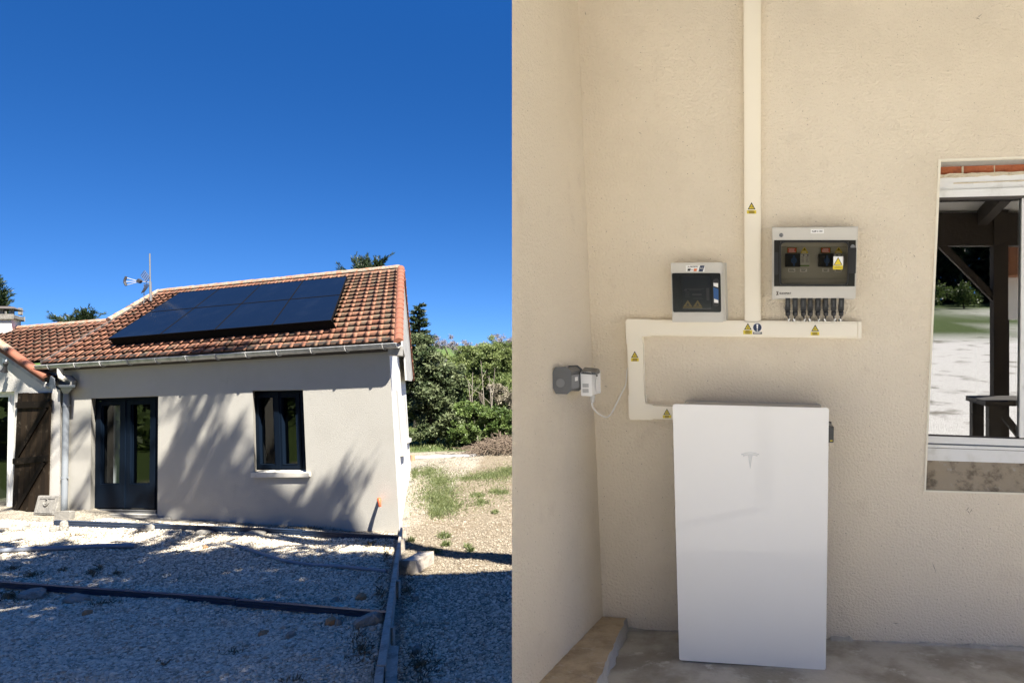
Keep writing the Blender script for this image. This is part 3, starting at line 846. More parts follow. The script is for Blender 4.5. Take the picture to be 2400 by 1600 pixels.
# television antenna
AY = 18.6
an = thing('antenna', 'metal television antenna on a thin mast above the roof ridge', 'antenna', P(353, 697, AY))
mb = MB(); mb.tube([P(353.5, 705, AY), P(352, 660, AY)], 0.026, 8); mb.tube([P(352, 662, AY), P(351, 594, AY)], 0.016, 8); mb.build('mast', steel, an, smooth=True)
mb = MB(); mb.tube([P(354, 662, AY), P(325, 659, AY - .1)], 0.010, 6); mb.tube([P(325, 659, AY - .1), P(296, 651, AY - .25)], 0.008, 6); mb.tube([P(325, 660, AY - .1), P(295, 660, AY - .25)], 0.008, 6); mb.tube([P(325, 661, AY - .1), P(296, 668, AY - .25)], 0.008, 6)
mb.build('boom', steel, an)
mb = MB(); mb.tube([P(296, 648, AY - .25), P(293, 655, AY - .25), P(292, 661, AY - .25), P(296, 669, AY - .25)], 0.028, 6)
mb.obox(P(324, 656, AY - .1), P(330, 661, AY - .1), 0.08, 0.08); mb.tube([P(292, 660, AY - .25), P(325, 660, AY - .1)], .006, 6); mb.build('dipole', dark_metal, an)
for quad in (((339, 634), (351, 649), (343, 661), (330, 646)), ((343, 664), (350, 668), (339, 683), (331, 687))):
    mb = MB(); q = [P(x, y, AY - .05) for x, y in quad]
    for k in range(5): mb.tube([q[0].lerp(q[1], k / 4), q[3].lerp(q[2], k / 4)], 0.006, 5)
    for k in range(5): mb.tube([q[0].lerp(q[3], k / 4), q[1].lerp(q[2], k / 4)], 0.006, 5)
    mb.build('reflector_grid', dark_metal, an)
mb = MB(); mb.tube([P(338, 664, AY), P(337, 712, AY)], 0.008, 6); mb.build('cable', steel, an)

# orange conduit out of the facade
mb = MB(); mb.tube([fp(888, 1171, 0.0), fp(888, 1169, 0.16), fp(889, 1172, 0.24), fp(890, 1182, 0.26), fp(891, 1187, 0.26)], [0.026, 0.034, 0.034, 0.026, 0.022], 9)
o = mb.build('conduit_stub', orange_pipe, smooth=True); tag(o, 'orange conduit stub sticking out low on the white facade', 'pipe')

# ------------------------------------------------------------------ yard: rails, timber edge, pipes, stones
def rail(pa, pb, pc, pd, label):
    """pa,pb: left/right foot of the front face, pc,pd: left/right top edge (pixels); the foot stands on the ground"""
    a, b = GPL.hit(*pa), GPL.hit(*pb)
    ha = (pa[1] - pc[1]) / FPX * a.y; hb = (pb[1] - pd[1]) / FPX * b.y
    up_ = V((0, 0, 1)); bk = (b - a).cross(up_).normalized()
    if bk.y < 0: bk = -bk
    mb = MB()
    prof = [(0, 0), (0, .30), (.012, .34), (.012, .44), (0, .48), (0, .70), (.012, .74), (.012, .84), (0, .88), (0, 1), (.06, 1), (.06, 0)]
    A = [a + bk * y + up_ * (z * ha) for y, z in prof]; B = [b + bk * y + up_ * (z * hb) for y, z in prof]
    mb.loft(A, B)
    o = mb.build('steel_rail', rail_mat)
    return tag(o, label, 'rail', 'dark blue rails lying across the gravel')
rail((124, 1232), (704, 1254), (124, 1219), (704, 1241.5), 'long dark blue steel rail lying along the foot of the house facade')
rail((706, 1255), (932, 1269), (706, 1244), (932, 1255), 'short dark blue rail between the facade and the corner by the timber edging')
rail((-60, 1372), (551, 1419), (-60, 1359.5), (551, 1403), 'long dark blue rail across the middle of the gravel yard at the left')
rail((553, 1421), (903, 1450), (553, 1405), (903, 1435), 'short dark blue rail butting against the timber edging in the foreground')

def on_plane(px, py, h):
    return Plane(GPL.p + V((0, 0, h)), GN).hit(px, py)
tm = thing('timber_edging', 'long weathered grey timber board on edge running from the yard to the house corner', 'timber edging', on_plane(900, 1500, 0))
def topboard(quad, h, depth, name, m=grey_wood):
    q = [on_plane(x, y, h) for x, y in quad]
    mb = MB(); mb.prism(q, V((0, 0, -depth))); return mb.build(name, m, tm, bevel=0.006)
topboard([(940.5, 1221), (945, 1221), (903.5, 1557), (883, 1557)], 0.24, 0.22, 'board')
topboard([(881, 1560), (900, 1561), (886, 1720), (860, 1720)], 0.235, 0.22, 'board')
topboard([(911, 1512), (933, 1513), (921, 1720), (893, 1720)], 0.17, 0.16, 'board')
for (x, y, hh) in ((948, 1262, 0.22), (943, 1291, 0.20), (931.5, 1398, 0.22), (917.5, 1510, 0.20)):
    mb = MB(); a = on_plane(x, y, 0); mb.box((a.x - .025, a.y - .03, a.z - .05), (a.x + .03, a.y + .03, a.z + hh)); mb.build('stake', grey_wood, tm, bevel=0.004)
mb = MB(); gblock(mb, 937, 974, 1342, 0.17, 0.5); o = mb.build('sleeper_block', old_wood, bevel=0.012)
o.data.materials[0] = grey_wood
tag(o, 'squat weathered wooden sleeper block against the outer side of the timber edging', 'block')

# pipes lying on the gravel
def gpath(pts, h=0.03):
    out = []
    for x, y in pts:
        p = GPL.hit(x, y); p.z = gz(p.x, p.y) + h; out.append(p)
    return out
def smoothpath(p, n=6):
    out = []
    for i in range(len(p) - 1):
        p0, p1, p2, p3 = p[max(i - 1, 0)], p[i], p[i + 1], p[min(i + 2, len(p) - 1)]
        for k in range(n):
            t = k / n
            out.append(0.5 * ((2 * p1) + (p2 - p0) * t + (2 * p0 - 5 * p1 + 4 * p2 - p3) * t * t + (3 * p1 - p0 - 3 * p2 + p3) * t ** 3))
    out.append(p[-1]); return out
mb = MB(); mb.tube(smoothpath(gpath([(-60, 1300), (0, 1297), (75, 1293), (150, 1290), (225, 1286), (318, 1283)], 0.05)), 0.042, 10)
o = mb.build('ground_pipe', hose_mat, smooth=True); tag(o, 'straight grey pipe lying on the gravel at the left', 'pipe')
mb = MB(); mb.tube(smoothpath(gpath([(533, 1279), (566, 1287), (600, 1298), (640, 1310), (674, 1320), (730, 1326), (800, 1332), (906, 1340)], 0.03)), 0.026, 8)
o = mb.build('ground_hose', hose_mat, smooth=True); tag(o, 'curving thin grey hose on the gravel leading to the timber edging', 'hose')

def rock(px, py, w, h, dep, seed, m, name, label, cat='stone', group=None, up=0.0):
    r = random.Random(seed)
    bm = bmesh.new(); bmesh.ops.create_icosphere(bm, subdivisions=2, radius=1)
    c = GPL.hit(px, py); s_ = c.y / FPX
    for v in bm.verts:
        n = v.co.copy()
        k = 1 + 0.22 * math.sin(n.x * 3.1 + seed) * math.cos(n.y * 2.7 + seed * 2) + r.uniform(-.10, .10)
        v.co = V((n.x * w * s_ / 2 * k, n.y * dep / 2 * k, max(n.z, -.5) * h * k * 0.7))
    me = bpy.data.meshes.new(name); bm.to_mesh(me); bm.free(); me.materials.append(m)
    o = bpy.data.objects.new(name, me); COL.objects.link(o)
    o.location = (c.x, c.y, gz(c.x, c.y) + h * 0.28 + up); o.rotation_euler = (0, 0, r.uniform(-.3, .3))
    return tag(o, label, cat, group)
RK = [(178, 1404, 62, .10, .30, 1, rock_mat, 'large flat pale stone below the long rail in the middle of the yard'),
      (77, 1395, 58, .12, .30, 2, rock_mat, 'rough pale boulder beside the dry leaves at the left edge'),
      (600, 1254, 48, .06, .28, 3, rock_mat, 'flat pale stone tucked under the joint of the rail at the facade'),
      (345, 1243, 30, .12, .25, 4, rock_mat, 'small grey stone under the rail in front of the french door'),
      (478, 1249, 46, .07, .25, 5, rock_mat, 'low flat stone in front of the facade between door and window'),
      (865, 1458, 62, .13, .32, 6, rock_mat, 'dusty concrete lump under the short rail by the timber edging'),
      (793, 1463, 18, .10, .12, 7, rock_mat, 'small white stone on the foreground gravel'),
      (775, 1462, 22, .10, .14, 8, shard_mat, 'brown stone next to the small white stone in the foreground'),
      (847, 1402, 26, .09, .16, 9, shard_mat, 'ochre stone on the gravel above the short foreground rail'),
      (617, 1487, 17, .06, .12, 10, shard_mat, 'thin brown stone chip in the middle of the foreground gravel'),
      (481, 1289, 9, .06, .09, 11, shard_mat, 'tiny brown stone on the sunlit gravel below the facade'),
      (205, 1440, 16, .07, .12, 12, shard_mat, 'brown stone chip in the shaded gravel at the left'),
      (786, 1405, 20, .06, .14, 13, rock_mat, 'grey stone left of the ochre stone above the short rail'),
      (973, 1402, 13, .10, .12, 14, rock_mat, 'white stone at the foot of the timber stake on the right'),
      (977, 1526, 17, .10, .14, 15, rock_mat, 'pale stone in the shaded gravel right of the timber edging'),
      (681, 1497, 14, .08, .12, 16, rock_mat, 'grey pebble right of the thin brown chip in the foreground')]
for (px, py, w_, h_, dp_, sd_, m_, lab) in RK:
    rock(px, py, w_, h_, dp_, sd_, m_, 'stone', lab, 'stone', 'larger stones lying in the yard')

# manhole cover leaning on the shutter
mc = thing('manhole_cover', 'square grey concrete manhole cover leaning against the dark shutter', 'manhole cover', on_plane(101, 1238, 0))
fa = wp(77, 1240, 0.32); fb = wp(127, 1236, 0.32)
fa.z = gz(fa.x, fa.y) + .01; fb.z = gz(fb.x, fb.y) + .01
hh = 44 / FPX * fa.y
tk = (V((0, 0, 1)) * hh * 0.97 - FN * hh * 0.22)
mq = [fa + tk, fb + tk, fb, fa]
mb = MB(); mb.prism(mq, -FN * 0.05); mb.build('slab', concrete, mc, bevel=0.015)
mb = MB(); ring(mb, sub([p + FN * .001 for p in mq], .10, .10, .90, .90), sub([p + FN * .001 for p in mq], .14, .14, .86, .86), FN * 0.010); mb.build('raised_rim', concrete, mc)
mb = MB(); c_ = bil(mq, .5, .30) + FN * .012; rr = hh * 0.20
e1 = (fb - fa).normalized(); e2 = tk.normalized()
mb.tube([c_ + e1 * math.cos(t) * rr + e2 * math.sin(t) * rr for t in np.linspace(math.pi, 2 * math.pi, 12)], 0.014, 6)
mb.tube([c_ + e1 * math.cos(t) * rr * .6 + e2 * math.sin(t) * rr * .6 for t in np.linspace(0, 2 * math.pi, 16)], 0.008, 6)
mb.build('lifting_ring', concrete, mc)
# short white stub post and stones by the cover
mb = MB(); a = GPL.hit(150, 1246); mb.tube([a, a + V((0, 0, .10)), a + V((0, 0, .19)), a + V((0, 0, .215))], [.075, .07, .055, .03], 9); o = mb.build('stub_post', rock_mat, smooth=True)
tag(o, 'short pale stone stub post standing in front of the downpipe', 'post')
rock(128, 1248, 18, .10, .15, 31, rock_mat, 'stone', 'pale stone leaning at the foot of the short stub post', 'stone', 'larger stones lying in the yard')
rock(62, 1240, 16, .10, .15, 32, rock_mat, 'stone', 'pale stone left of the manhole cover', 'stone', 'larger stones lying in the yard')

# ------------------------------------------------------------------ gravel (stuff)
def ico():
    bm = bmesh.new(); bmesh.ops.create_icosphere(bm, subdivisions=1, radius=1)
    v = np.array([x.co for x in bm.verts]); f = np.array([[l.index for l in fc.verts] for fc in bm.faces]); bm.free(); return v, f
IV, IF = ico()
def pebbles(name, X, Y, R, m, lab):
    n = len(X)
    Z = ground_z(X, Y) + gnoise(X, Y)
    sc = R[:, None] * np.stack([rng.uniform(.8, 1.35, n), rng.uniform(.7, 1.1, n), rng.uniform(.45, .85, n)], -1)
    a = rng.uniform(0, 6.28, n); ca, sa = np.cos(a), np.sin(a)
    vv = IV[None] * sc[:, None] * (1 + rng.uniform(-.22, .22, (n, len(IV), 1)))
    x = vv[..., 0] * ca[:, None] - vv[..., 1] * sa[:, None]; y = vv[..., 0] * sa[:, None] + vv[..., 1] * ca[:, None]
    V_ = np.stack([x + X[:, None], y + Y[:, None], vv[..., 2] + (Z + R * .25)[:, None]], -1)
    F_ = IF[None] + (np.arange(n) * len(IV))[:, None, None]
    t = np.repeat(rng.beta(1.6, 1.5, n), len(IF))
    o = npmesh(name, V_.reshape(-1, 3), F_.reshape(-1, 3), m, tint=t)
    tag(o, lab, 'gravel'); return stuff(o)
def scatter_px(n, y0, y1, x0, x1):
    out = []
    px = rng.uniform(x0, x1, n * 3); 
    Yd = 1 / rng.uniform(1 / 17.0, 1 / 6.9, n * 3)
    X = (px - CX) / FPX * Yd
    return X, Yd
fac_y = lambda X: np.interp(X, [-16, -6.56], [fp(139, 1190).y, 13.3])
X, Y = scatter_px(44000, 0, 0, -60, 960)
edge = np.interp(Y, [6.9, 7.3, 13.2], [-3.55, -3.8, -6.5])
ok = (X < edge - .08) & (Y < fac_y(X) - 0.15) & ~((X < -13.4) & (Y > fac_y(X) - .7))
dens = 0.45 + 0.9 * vnoise(X, Y, 0.9, 21); ok &= rng.random(len(X)) < dens
X, Y = X[ok], Y[ok]
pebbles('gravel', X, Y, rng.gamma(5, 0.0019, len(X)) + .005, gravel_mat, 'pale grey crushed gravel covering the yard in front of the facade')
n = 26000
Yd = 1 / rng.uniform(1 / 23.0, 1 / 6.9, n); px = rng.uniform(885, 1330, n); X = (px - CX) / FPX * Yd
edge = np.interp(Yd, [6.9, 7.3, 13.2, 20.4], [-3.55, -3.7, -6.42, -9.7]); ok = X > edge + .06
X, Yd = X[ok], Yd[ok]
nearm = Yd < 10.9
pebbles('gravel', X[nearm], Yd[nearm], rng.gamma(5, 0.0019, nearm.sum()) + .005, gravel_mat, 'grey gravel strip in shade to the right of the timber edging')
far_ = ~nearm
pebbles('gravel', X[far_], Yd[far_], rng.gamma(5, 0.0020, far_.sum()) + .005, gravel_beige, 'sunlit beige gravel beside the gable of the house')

# ------------------------------------------------------------------ foliage helpers
def leaves(name, pts, size, m, parent=None, aspect=0.45, up=0.0, tint=None, dirs=None):
    n = len(pts); pts = np.asarray(pts)
    d = rng.normal(size=(n, 3)) if dirs is None else np.asarray(dirs) + rng.normal(size=(n, 3)) * 0.35
    d[:, 2] += up; d /= np.linalg.norm(d, axis=1)[:, None] + 1e-9
    r = rng.normal(size=(n, 3)); s_ = np.cross(d, r); s_ /= np.linalg.norm(s_, axis=1)[:, None] + 1e-9
    size = np.broadcast_to(np.asarray(size, float), (n,)) * rng.uniform(.7, 1.25, n)
    L_ = d * size[:, None]; S_ = s_ * (size * aspect / 2)[:, None]
    nn = np.cross(d, s_) * (size * 0.10)[:, None]
    v = np.stack([pts, pts + L_ * .45 + S_ + nn, pts + L_, pts + L_ * .45 - S_ + nn], 1)
    f = np.arange(n * 4).reshape(n, 4)
    t = rng.random(n) if tint is None else np.clip(np.asarray(tint) + rng.normal(0, .16, n), 0, 1)
    return npmesh(name, v.reshape(-1, 3), f, m, parent, tint=t)
def blob(c, r, n, shell=0.55):
    d = rng.normal(size=(n, 3)); d /= np.linalg.norm(d, axis=1)[:, None]
    rad = rng.uniform(shell, 1.0, n) ** 0.8
    return np.asarray(c) + d * rad[:, None] * np.asarray(r)
lf_mag = leafmat('magnolia leaf', (0.028, 0.047, 0.017), (0.145, 0.17, 0.085), 0.22, 0.55, 0.25)
lf_dark = leafmat('conifer needle', (0.010, 0.020, 0.009), (0.035, 0.055, 0.020), 0.15)
lf_fresh = leafmat('fresh green leaf', (0.085, 0.125, 0.036), (0.22, 0.265, 0.095), 0.35)
lf_mid = leafmat('mid green leaf', (0.045, 0.080, 0.018), (0.14, 0.195, 0.055), 0.3)
lf_tree = leafmat('tree leaf', (0.03, 0.06, 0.015), (0.07, 0.12, 0.03), 0.3)
lf_dry = leafmat('dry grass blade', (0.075, 0.055, 0.030), (0.20, 0.16, 0.09), 0.1)
lf_grass = leafmat('grass blade', (0.060, 0.085, 0.024), (0.17, 0.19, 0.08), 0.3)
lf_grey = leafmat('budding twig', (0.13, 0.12, 0.13), (0.24, 0.22, 0.23), 0.1)

def limb(mb, a, b, r0, r1, bend=0.1, n=6):
    a, b = V(a), V(b); L_ = (b - a).length
    o1 = V((random.uniform(-1, 1), random.uniform(-1, 1), random.uniform(-.4, .4))) * bend * L_
    pts = [a.lerp(b, t) + o1 * math.sin(math.pi * t) for t in np.linspace(0, 1, n)]
    mb.tube(pts, list(np.linspace(r0, r1, n)), 7); return pts

# grass and weeds on the ground
def ground_blades(name, spots, m, lab, cat, blen, per, up=1.2):
    P_ = []
    for (px, py, rx, ry, k) in spots:
        n = int(per * k)
        a = rng.uniform(0, 6.28, n); q = np.abs(rng.normal(0, .62, n))
        for i in range(n):
            p = GPL.hit(px + math.cos(a[i]) * q[i] * rx, py + math.sin(a[i]) * q[i] * ry)
            P_.append((p.x, p.y, gz(p.x, p.y)))
    P_ = np.array(P_)
    o = leaves(name, P_, blen, m, None, 0.16, up=up)
    tag(o, lab, cat); return stuff(o)
def patch_spots():
    out = []
    for (px, py, rx, ry, k) in ((1030, 1130, 42, 28, 1.5), (1020, 1165, 48, 22, 1.4), (1045, 1190, 40, 20, 1.2), (1000, 1110, 30, 12, .6), (1150, 1115, 55, 12, 1.0), (1190, 1105, 40, 16, 1.0),
                                (1250, 1110, 40, 14, 1), (1120, 1160, 18, 7, .35), (1165, 1150, 22, 6, .35), (1095, 1122, 26, 6, .4), (972, 1110, 8, 12, .25), (1023, 1206, 18, 8, .4), (1130, 1178, 14, 5, .2)):
        out.append((px, py, rx, ry, k))
    out += [(1050, 1150, 90, 45, .5), (1140, 1120, 80, 25, .5), (1030, 1185, 60, 30, .35), (1120, 1185, 70, 20, .15), (1010, 1100, 40, 15, .25), (1180, 1150, 50, 25, .2)]
    return out
ground_blades('grass', patch_spots(), lf_grass, 'patches of short green grass growing in the beige gravel', 'grass', 0.07, 2600)
ground_blades('weeds', [(1041, 1259, 13, 5, 1), (1017, 1293, 16, 4, .5), (1045, 1277, 9, 3, .4), (1104, 1290, 7, 3, .3), (1022, 1203, 9, 4, .3), (1160, 1203, 8, 3, .3), (1096, 1281, 8, 3, .2), (963, 1271, 8, 3, .2)], lf_grass,
              'small green weeds dotted over the sunlit gravel', 'weeds', 0.09, 380)
ground_blades('dry_weeds', [(30, 1330, 14, 6, 1), (75, 1347, 30, 9, 1.6), (215, 1344, 16, 9, 1), (232, 1333, 9, 6, .6), (275, 1345, 13, 5, .6), (145, 1335, 14, 6, .7), (20, 1398, 46, 16, 4), (870, 1279, 26, 7, 1.3),
                            (330, 1245, 10, 4, .4), (500, 1253, 20, 4, .5), (560, 1237, 60, 3, .8), (730, 1239, 60, 3, .8), (850, 1520, 40, 60, 3.5), (905, 1300, 8, 45, 1.5), (890, 1390, 12, 60, 2), (955, 1385, 20, 40, 1.6), (985, 1560, 50, 45, 3), (240, 1415, 50, 10, 1.2), (180, 1258, 50, 5, .5),
                            (420, 1300, 14, 4, .3), (545, 1530, 40, 10, .5), (380, 1557, 20, 8, .4), (690, 1600, 40, 8, .4)], lf_dry,
              'dark dry weeds and leaf litter scattered over the yard gravel', 'dry weeds', 0.075, 200, 0.1)

# ------------------------------------------------------------------ trees and bushes beyond the house
def gbase(px, Y):
    x = (px - CX) / FPX * Y; return V((x, Y, gz(x, Y)))
def rpx(px, py, Y): return P(px, py, Y)
def bush(name, lab, cat, px, Y, ylow, blobs, m, size, aspect, group=None, trunk_r=0.09, up=0.0, tintz=None, per=2.1):
    b = gbase(px, Y)
    t = thing(name, lab, cat, b, group)
    pts = []; mb = MB(); tn = []
    for (bx_, by_, rx, ry, n) in blobs:
        s_ = Y / FPX; dy = random.uniform(-.5, .5) * rx * s_
        c = P(bx_, by_, Y + dy)
        k = max(3, int(n * per / 110)); sub_ = blob(c, (rx * s_, rx * s_ * .9, ry * s_), k, 0.2)
        for sc in sub_:
            rr = 0.34 * min(rx, ry) * s_ * rng.uniform(.6, 1.2)
            q = blob(sc, (rr, rr, rr * .8), int(n * per / k), .2); pts.append(q); tn.append(np.full(len(q), rng.uniform(.1, .9)))
        limb(mb, b + V((random.uniform(-.1, .1), 0, 0)), c, trunk_r, 0.02, 0.12)
    if True:
        mb.build('trunk', bark, t, smooth=True)
    leaves('crown', np.concatenate(pts), size, m, t, aspect, up=up, tint=np.concatenate(tn))
    return t
# dark conifer behind the gable
def conifer(lab, px, Y, ytop, ybase_px, half_px, n, m=lf_dark, bare=0.0, group=None):
    b = gbase(px, Y); t = thing('conifer', lab, 'conifer', b, group)
    tp = P(px, ytop, Y); mb = MB(); mb.tube([b, tp], [0.22, 0.03], 8)
    pts, dirs = [], []
    s_ = Y / FPX; H_ = tp.z - (P(px, ybase_px, Y)).z
    nb = 70
    for i in range(nb):
        f = (i / nb) ** 0.9; z = tp.z - f * H_
        a = i * 2.4; R_ = half_px * s_ * (0.12 + .88 * f) * random.uniform(.65, 1.12)
        e = V((px_x(px, Y) + math.cos(a) * R_, Y + math.sin(a) * R_, z + random.uniform(-.05, .35) * R_))
        st = V((px_x(px, Y), Y, z)); mb.tube([st, e], [0.03, 0.008], 5)
        k = int(n / nb)
        tt = rng.uniform(.15, 1.02, k)
        q = np.array(st)[None] * (1 - tt[:, None]) + np.array(e)[None] * tt[:, None] + rng.normal(0, .09 * R_ + .03, (k, 3)) * np.array([1, 1, .5])
        pts.append(q); dirs.append(np.tile(np.array((e - st).normalized()), (k, 1)))
    mb.build('trunk', bark, t)
    leaves('crown', np.concatenate(pts), 0.16, m, t, 0.22, dirs=np.concatenate(dirs))
    return t
def px_x(px, Y): return (px - CX) / FPX * Y
conifer('dark conifer rising behind the magnolia next to the gable', 982, 31, 718, 940, 62, 9000, group='conifers behind the house')
def conifer_tip(lab, px, Y, ybase, ends):
    b = gbase(px, Y); t = thing('conifer', lab, 'conifer', b, 'conifers behind the house')
    fk = P(px, ybase, Y); mb = MB(); mb.tube([b, fk], [0.22, 0.08], 8); pts, dirs = [], []
    for (x, y) in ends:
        e = P(x, y, Y + random.uniform(-.4, .4)); st = fk.lerp(P(px, ybase - .35 * (ybase - y), Y), random.random()); mid = st.lerp(e, .55) + V((0, 0, -.10 * (e - st).length))
        mb.tube([st, mid, e], [.035, .02, .006], 5)
        for a, c in ((st, mid), (mid, e)):
            k = 130; tt = rng.uniform(0, 1.05, k); q = np.array(a)[None] * (1 - tt[:, None]) + np.array(c)[None] * tt[:, None] + rng.normal(0, .035, (k, 3)); pts.append(q); dirs.append(np.tile(np.array((c - a).normalized()) , (k, 1)))
            for _ in range(7):
                f = random.random(); o = a.lerp(c, f); d = ((c - a).normalized() + V((random.uniform(-.9, .9), random.uniform(-.9, .9), random.uniform(-.5, .7)))).normalized() * random.uniform(.18, .42)
                k = 26; tt = rng.uniform(0, 1, k); pts.append(np.array(o)[None] + np.array(d)[None] * tt[:, None] + rng.normal(0, .018, (k, 3))); dirs.append(np.tile(np.array(d.normalized()), (k, 1)))
    mb.build('trunk', bark, t); leaves('crown', np.concatenate(pts), .13, lf_dark, t, .2, dirs=np.concatenate(dirs))
conifer_tip('conifer top showing behind the ridge right of the solar panels', 864, 30, 652, [(830, 612), (843, 607), (852, 615), (862, 611), (880, 616), (903, 606), (890, 618), (872, 626), (848, 630), (838, 634), (880, 632), (806, 634)])
conifer_tip('conifer top showing behind the low roof left of the antenna', 190, 28, 780, [(135, 746), (152, 756), (165, 745), (178, 750), (197, 730), (221, 732), (208, 741), (192, 744), (175, 760), (205, 752), (160, 762), (215, 758)])
conifer_tip('tall conifer at the far left behind the chimney', -12, 27, 770, [(0, 655), (12, 677), (10, 692), (14, 706), (6, 716), (-10, 640), (-22, 668), (-30, 690), (8, 735), (16, 728), (-6, 720), (4, 750)])

bush('magnolia', 'large evergreen magnolia with glossy dark and pale leaves beside the gable', 'magnolia', 1013, 25.5, 1060,
     [(985, 800, 34, 26, 900), (1005, 840, 44, 34, 1300), (1040, 870, 46, 36, 1400), (985, 880, 36, 40, 1200), (1060, 905, 48, 34, 1400), (1010, 930, 52, 38, 1600), (985, 965, 38, 40, 1100), (1040, 965, 46, 36, 1200), (1000, 1010, 44, 34, 900), (1055, 1005, 40, 36, 900), (960, 920, 24, 50, 900)],
     lf_mag, 0.125, 0.42, trunk_r=0.05)
bush('light_green_bush', 'tall feathery light green bush beyond the yard, behind the pale saplings', 'bush', 1150, 29, 1050,
     [(1085, 850, 36, 30, 1800), (1120, 835, 40, 34, 2200), (1160, 840, 44, 36, 2400), (1200, 850, 46, 40, 2400), (1100, 890, 46, 36, 2000), (1150, 890, 50, 40, 2400), (1210, 900, 50, 44, 2200), (1260, 880, 50, 50, 1800), (1310, 900, 50, 60, 1800), (1120, 930, 50, 40, 1800), (1190, 950, 60, 40, 1800), (1160, 812, 30, 22, 900), (1190, 818, 30, 22, 900), (1060, 865, 40, 34, 1600), (1230, 830, 40, 30, 1500), (1100, 825, 30, 22, 900)],
     lf_fresh, 0.10, 0.28, trunk_r=0.06)
bush('low_green_bush', 'low spreading mid green bush at the edge of the yard gravel', 'bush', 1120, 24.5, 1060,
     [(1090, 960, 34, 28, 1200), (1125, 965, 42, 32, 1700), (1165, 985, 46, 34, 1800), (1205, 1000, 44, 34, 1500), (1100, 1005, 40, 30, 1300), (1150, 1025, 40, 26, 1000), (1250, 1000, 50, 40, 1500), (1310, 1000, 50, 45, 1400), (1070, 1030, 26, 22, 500)],
     lf_mid, 0.10, 0.45, trunk_r=0.04)
bush('grey_budding_tree', 'bare greyish budding tree crowns above the light green bush', 'tree', 1120, 38, 1040,
     [(1040, 808, 36, 22, 700), (1075, 812, 26, 20, 500), (1110, 820, 24, 18, 400), (1165, 802, 36, 20, 700), (1195, 812, 40, 30, 800), (1240, 825, 50, 40, 900), (1300, 830, 50, 40, 800), (1050, 850, 40, 30, 800)],
     lf_grey, 0.13, 0.16, trunk_r=0.12)
bush('pale_shrub', 'pale straw coloured dry shrub at the right behind the low bush', 'shrub', 1195, 26, 1050,
     [(1175, 925, 24, 22, 700), (1205, 935, 30, 26, 900), (1245, 940, 36, 30, 900), (1160, 910, 18, 14, 350)], leafmat('straw leaf', (0.13, 0.115, 0.08), (0.26, 0.235, 0.175), 0.2), 0.11, 0.3, trunk_r=0.03)
# bare saplings
for (xa, ya, xb, yb) in ((1115, 945, 1108, 880), (1138, 945, 1128, 850), (1152, 958, 1160, 870), (1117, 935, 1097, 902)):
    pass
sp = thing('bare_sapling', 'pale bare sapling with several thin stems in front of the light green bush', 'sapling', gbase(1135, 25.6))
for (xa, ya, xb, yb) in ((1118, 1050, 1108, 872), (1137, 1050, 1127, 845), (1148, 1050, 1160, 862), (1125, 1050, 1098, 898), (1150, 1050, 1146, 880)):
    mb = MB(); p_ = limb(mb, P(xa, ya, 25.6), P(xb, yb, 25.3), 0.017, 0.005, 0.04)
    for k in range(3):
        a = p_[2 + k % 4]; mb.tube([a, a + V((random.uniform(-.5, .5), random.uniform(-.2, .2), random.uniform(.2, .6)))], [0.006, 0.002], 5)
    mb.build('stem', twig_pale, sp)
# brush pile of cut branches
bpz = thing('brush_pile', 'brown heap of cut dry branches at the edge of the gravel', 'brush pile', gbase(1150, 22.6))
mb = MB()
for i in range(520):
    cx_ = random.gauss(1175, 46); Yb = random.uniform(22.3, 23.8); b = gbase(cx_, Yb)
    hgt = max(0.05, .46 * math.exp(-((cx_ - 1180) / 75) ** 2)) * random.uniform(.1, 1)
    c = b + V((0, 0, hgt)); d = V((random.uniform(-1, 1), random.uniform(-.6, .6), random.uniform(-.35, .5))).normalized() * random.uniform(.2, .8)
    mb.tube([c - d * .5, c + d * .1 + V((random.uniform(-.06, .06), 0, random.uniform(-.05, .08))), c + d * .5], [random.uniform(.006, .015), .008, .003], 4)
mb.build('branches', twig_mat, bpz)
# dark undergrowth: fallen timber strip and border at the lawn edge
mb = MB(); a = gbase(955, 22.3); b = gbase(1110, 22.3)
mb.prism([a + V((0, 0, 0)), b, b + V((0, 0, .045)), a + V((0, 0, .06))], V((0, .25, 0))); o = mb.build('border_plank', mat('pale border', (0.42, 0.42, 0.42), 0.8), bevel=.01)
tag(o, 'pale flat plank lying along the far edge of the gravel', 'plank')
mb = MB(); a = gbase(967, 22.0); mb.tube([a, a + V((0, 0, .17))], [.07, .065], 9); o = mb.build('tree_stump', mat('stump wood', (0.34, 0.20, 0.12), .9)); tag(o, 'short reddish wooden stump by the far corner of the gable', 'stump')
# lawn behind
n = 9000; Yd = rng.uniform(23.8, 34, n); px = rng.uniform(950, 1330, n); X = (px - CX) / FPX * Yd
o = leaves('grass', np.stack([X, Yd, ground_z(X, Yd)], -1), 0.12, lf_grass, None, .2, up=1.2); tag(o, 'lawn under the trees beyond the gravel', 'grass'); stuff(o)
# woodland behind everything that keeps the gaps dark
bush('hedge', 'dense dark evergreen hedge at the back behind the bushes', 'hedge', 1100, 33.5, 1050,
     [(x, y, 50, 42, 900) for x in range(960, 1420, 60) for y in (905, 965, 1020)], lf_dark, 0.22, 0.6, trunk_r=0.08)

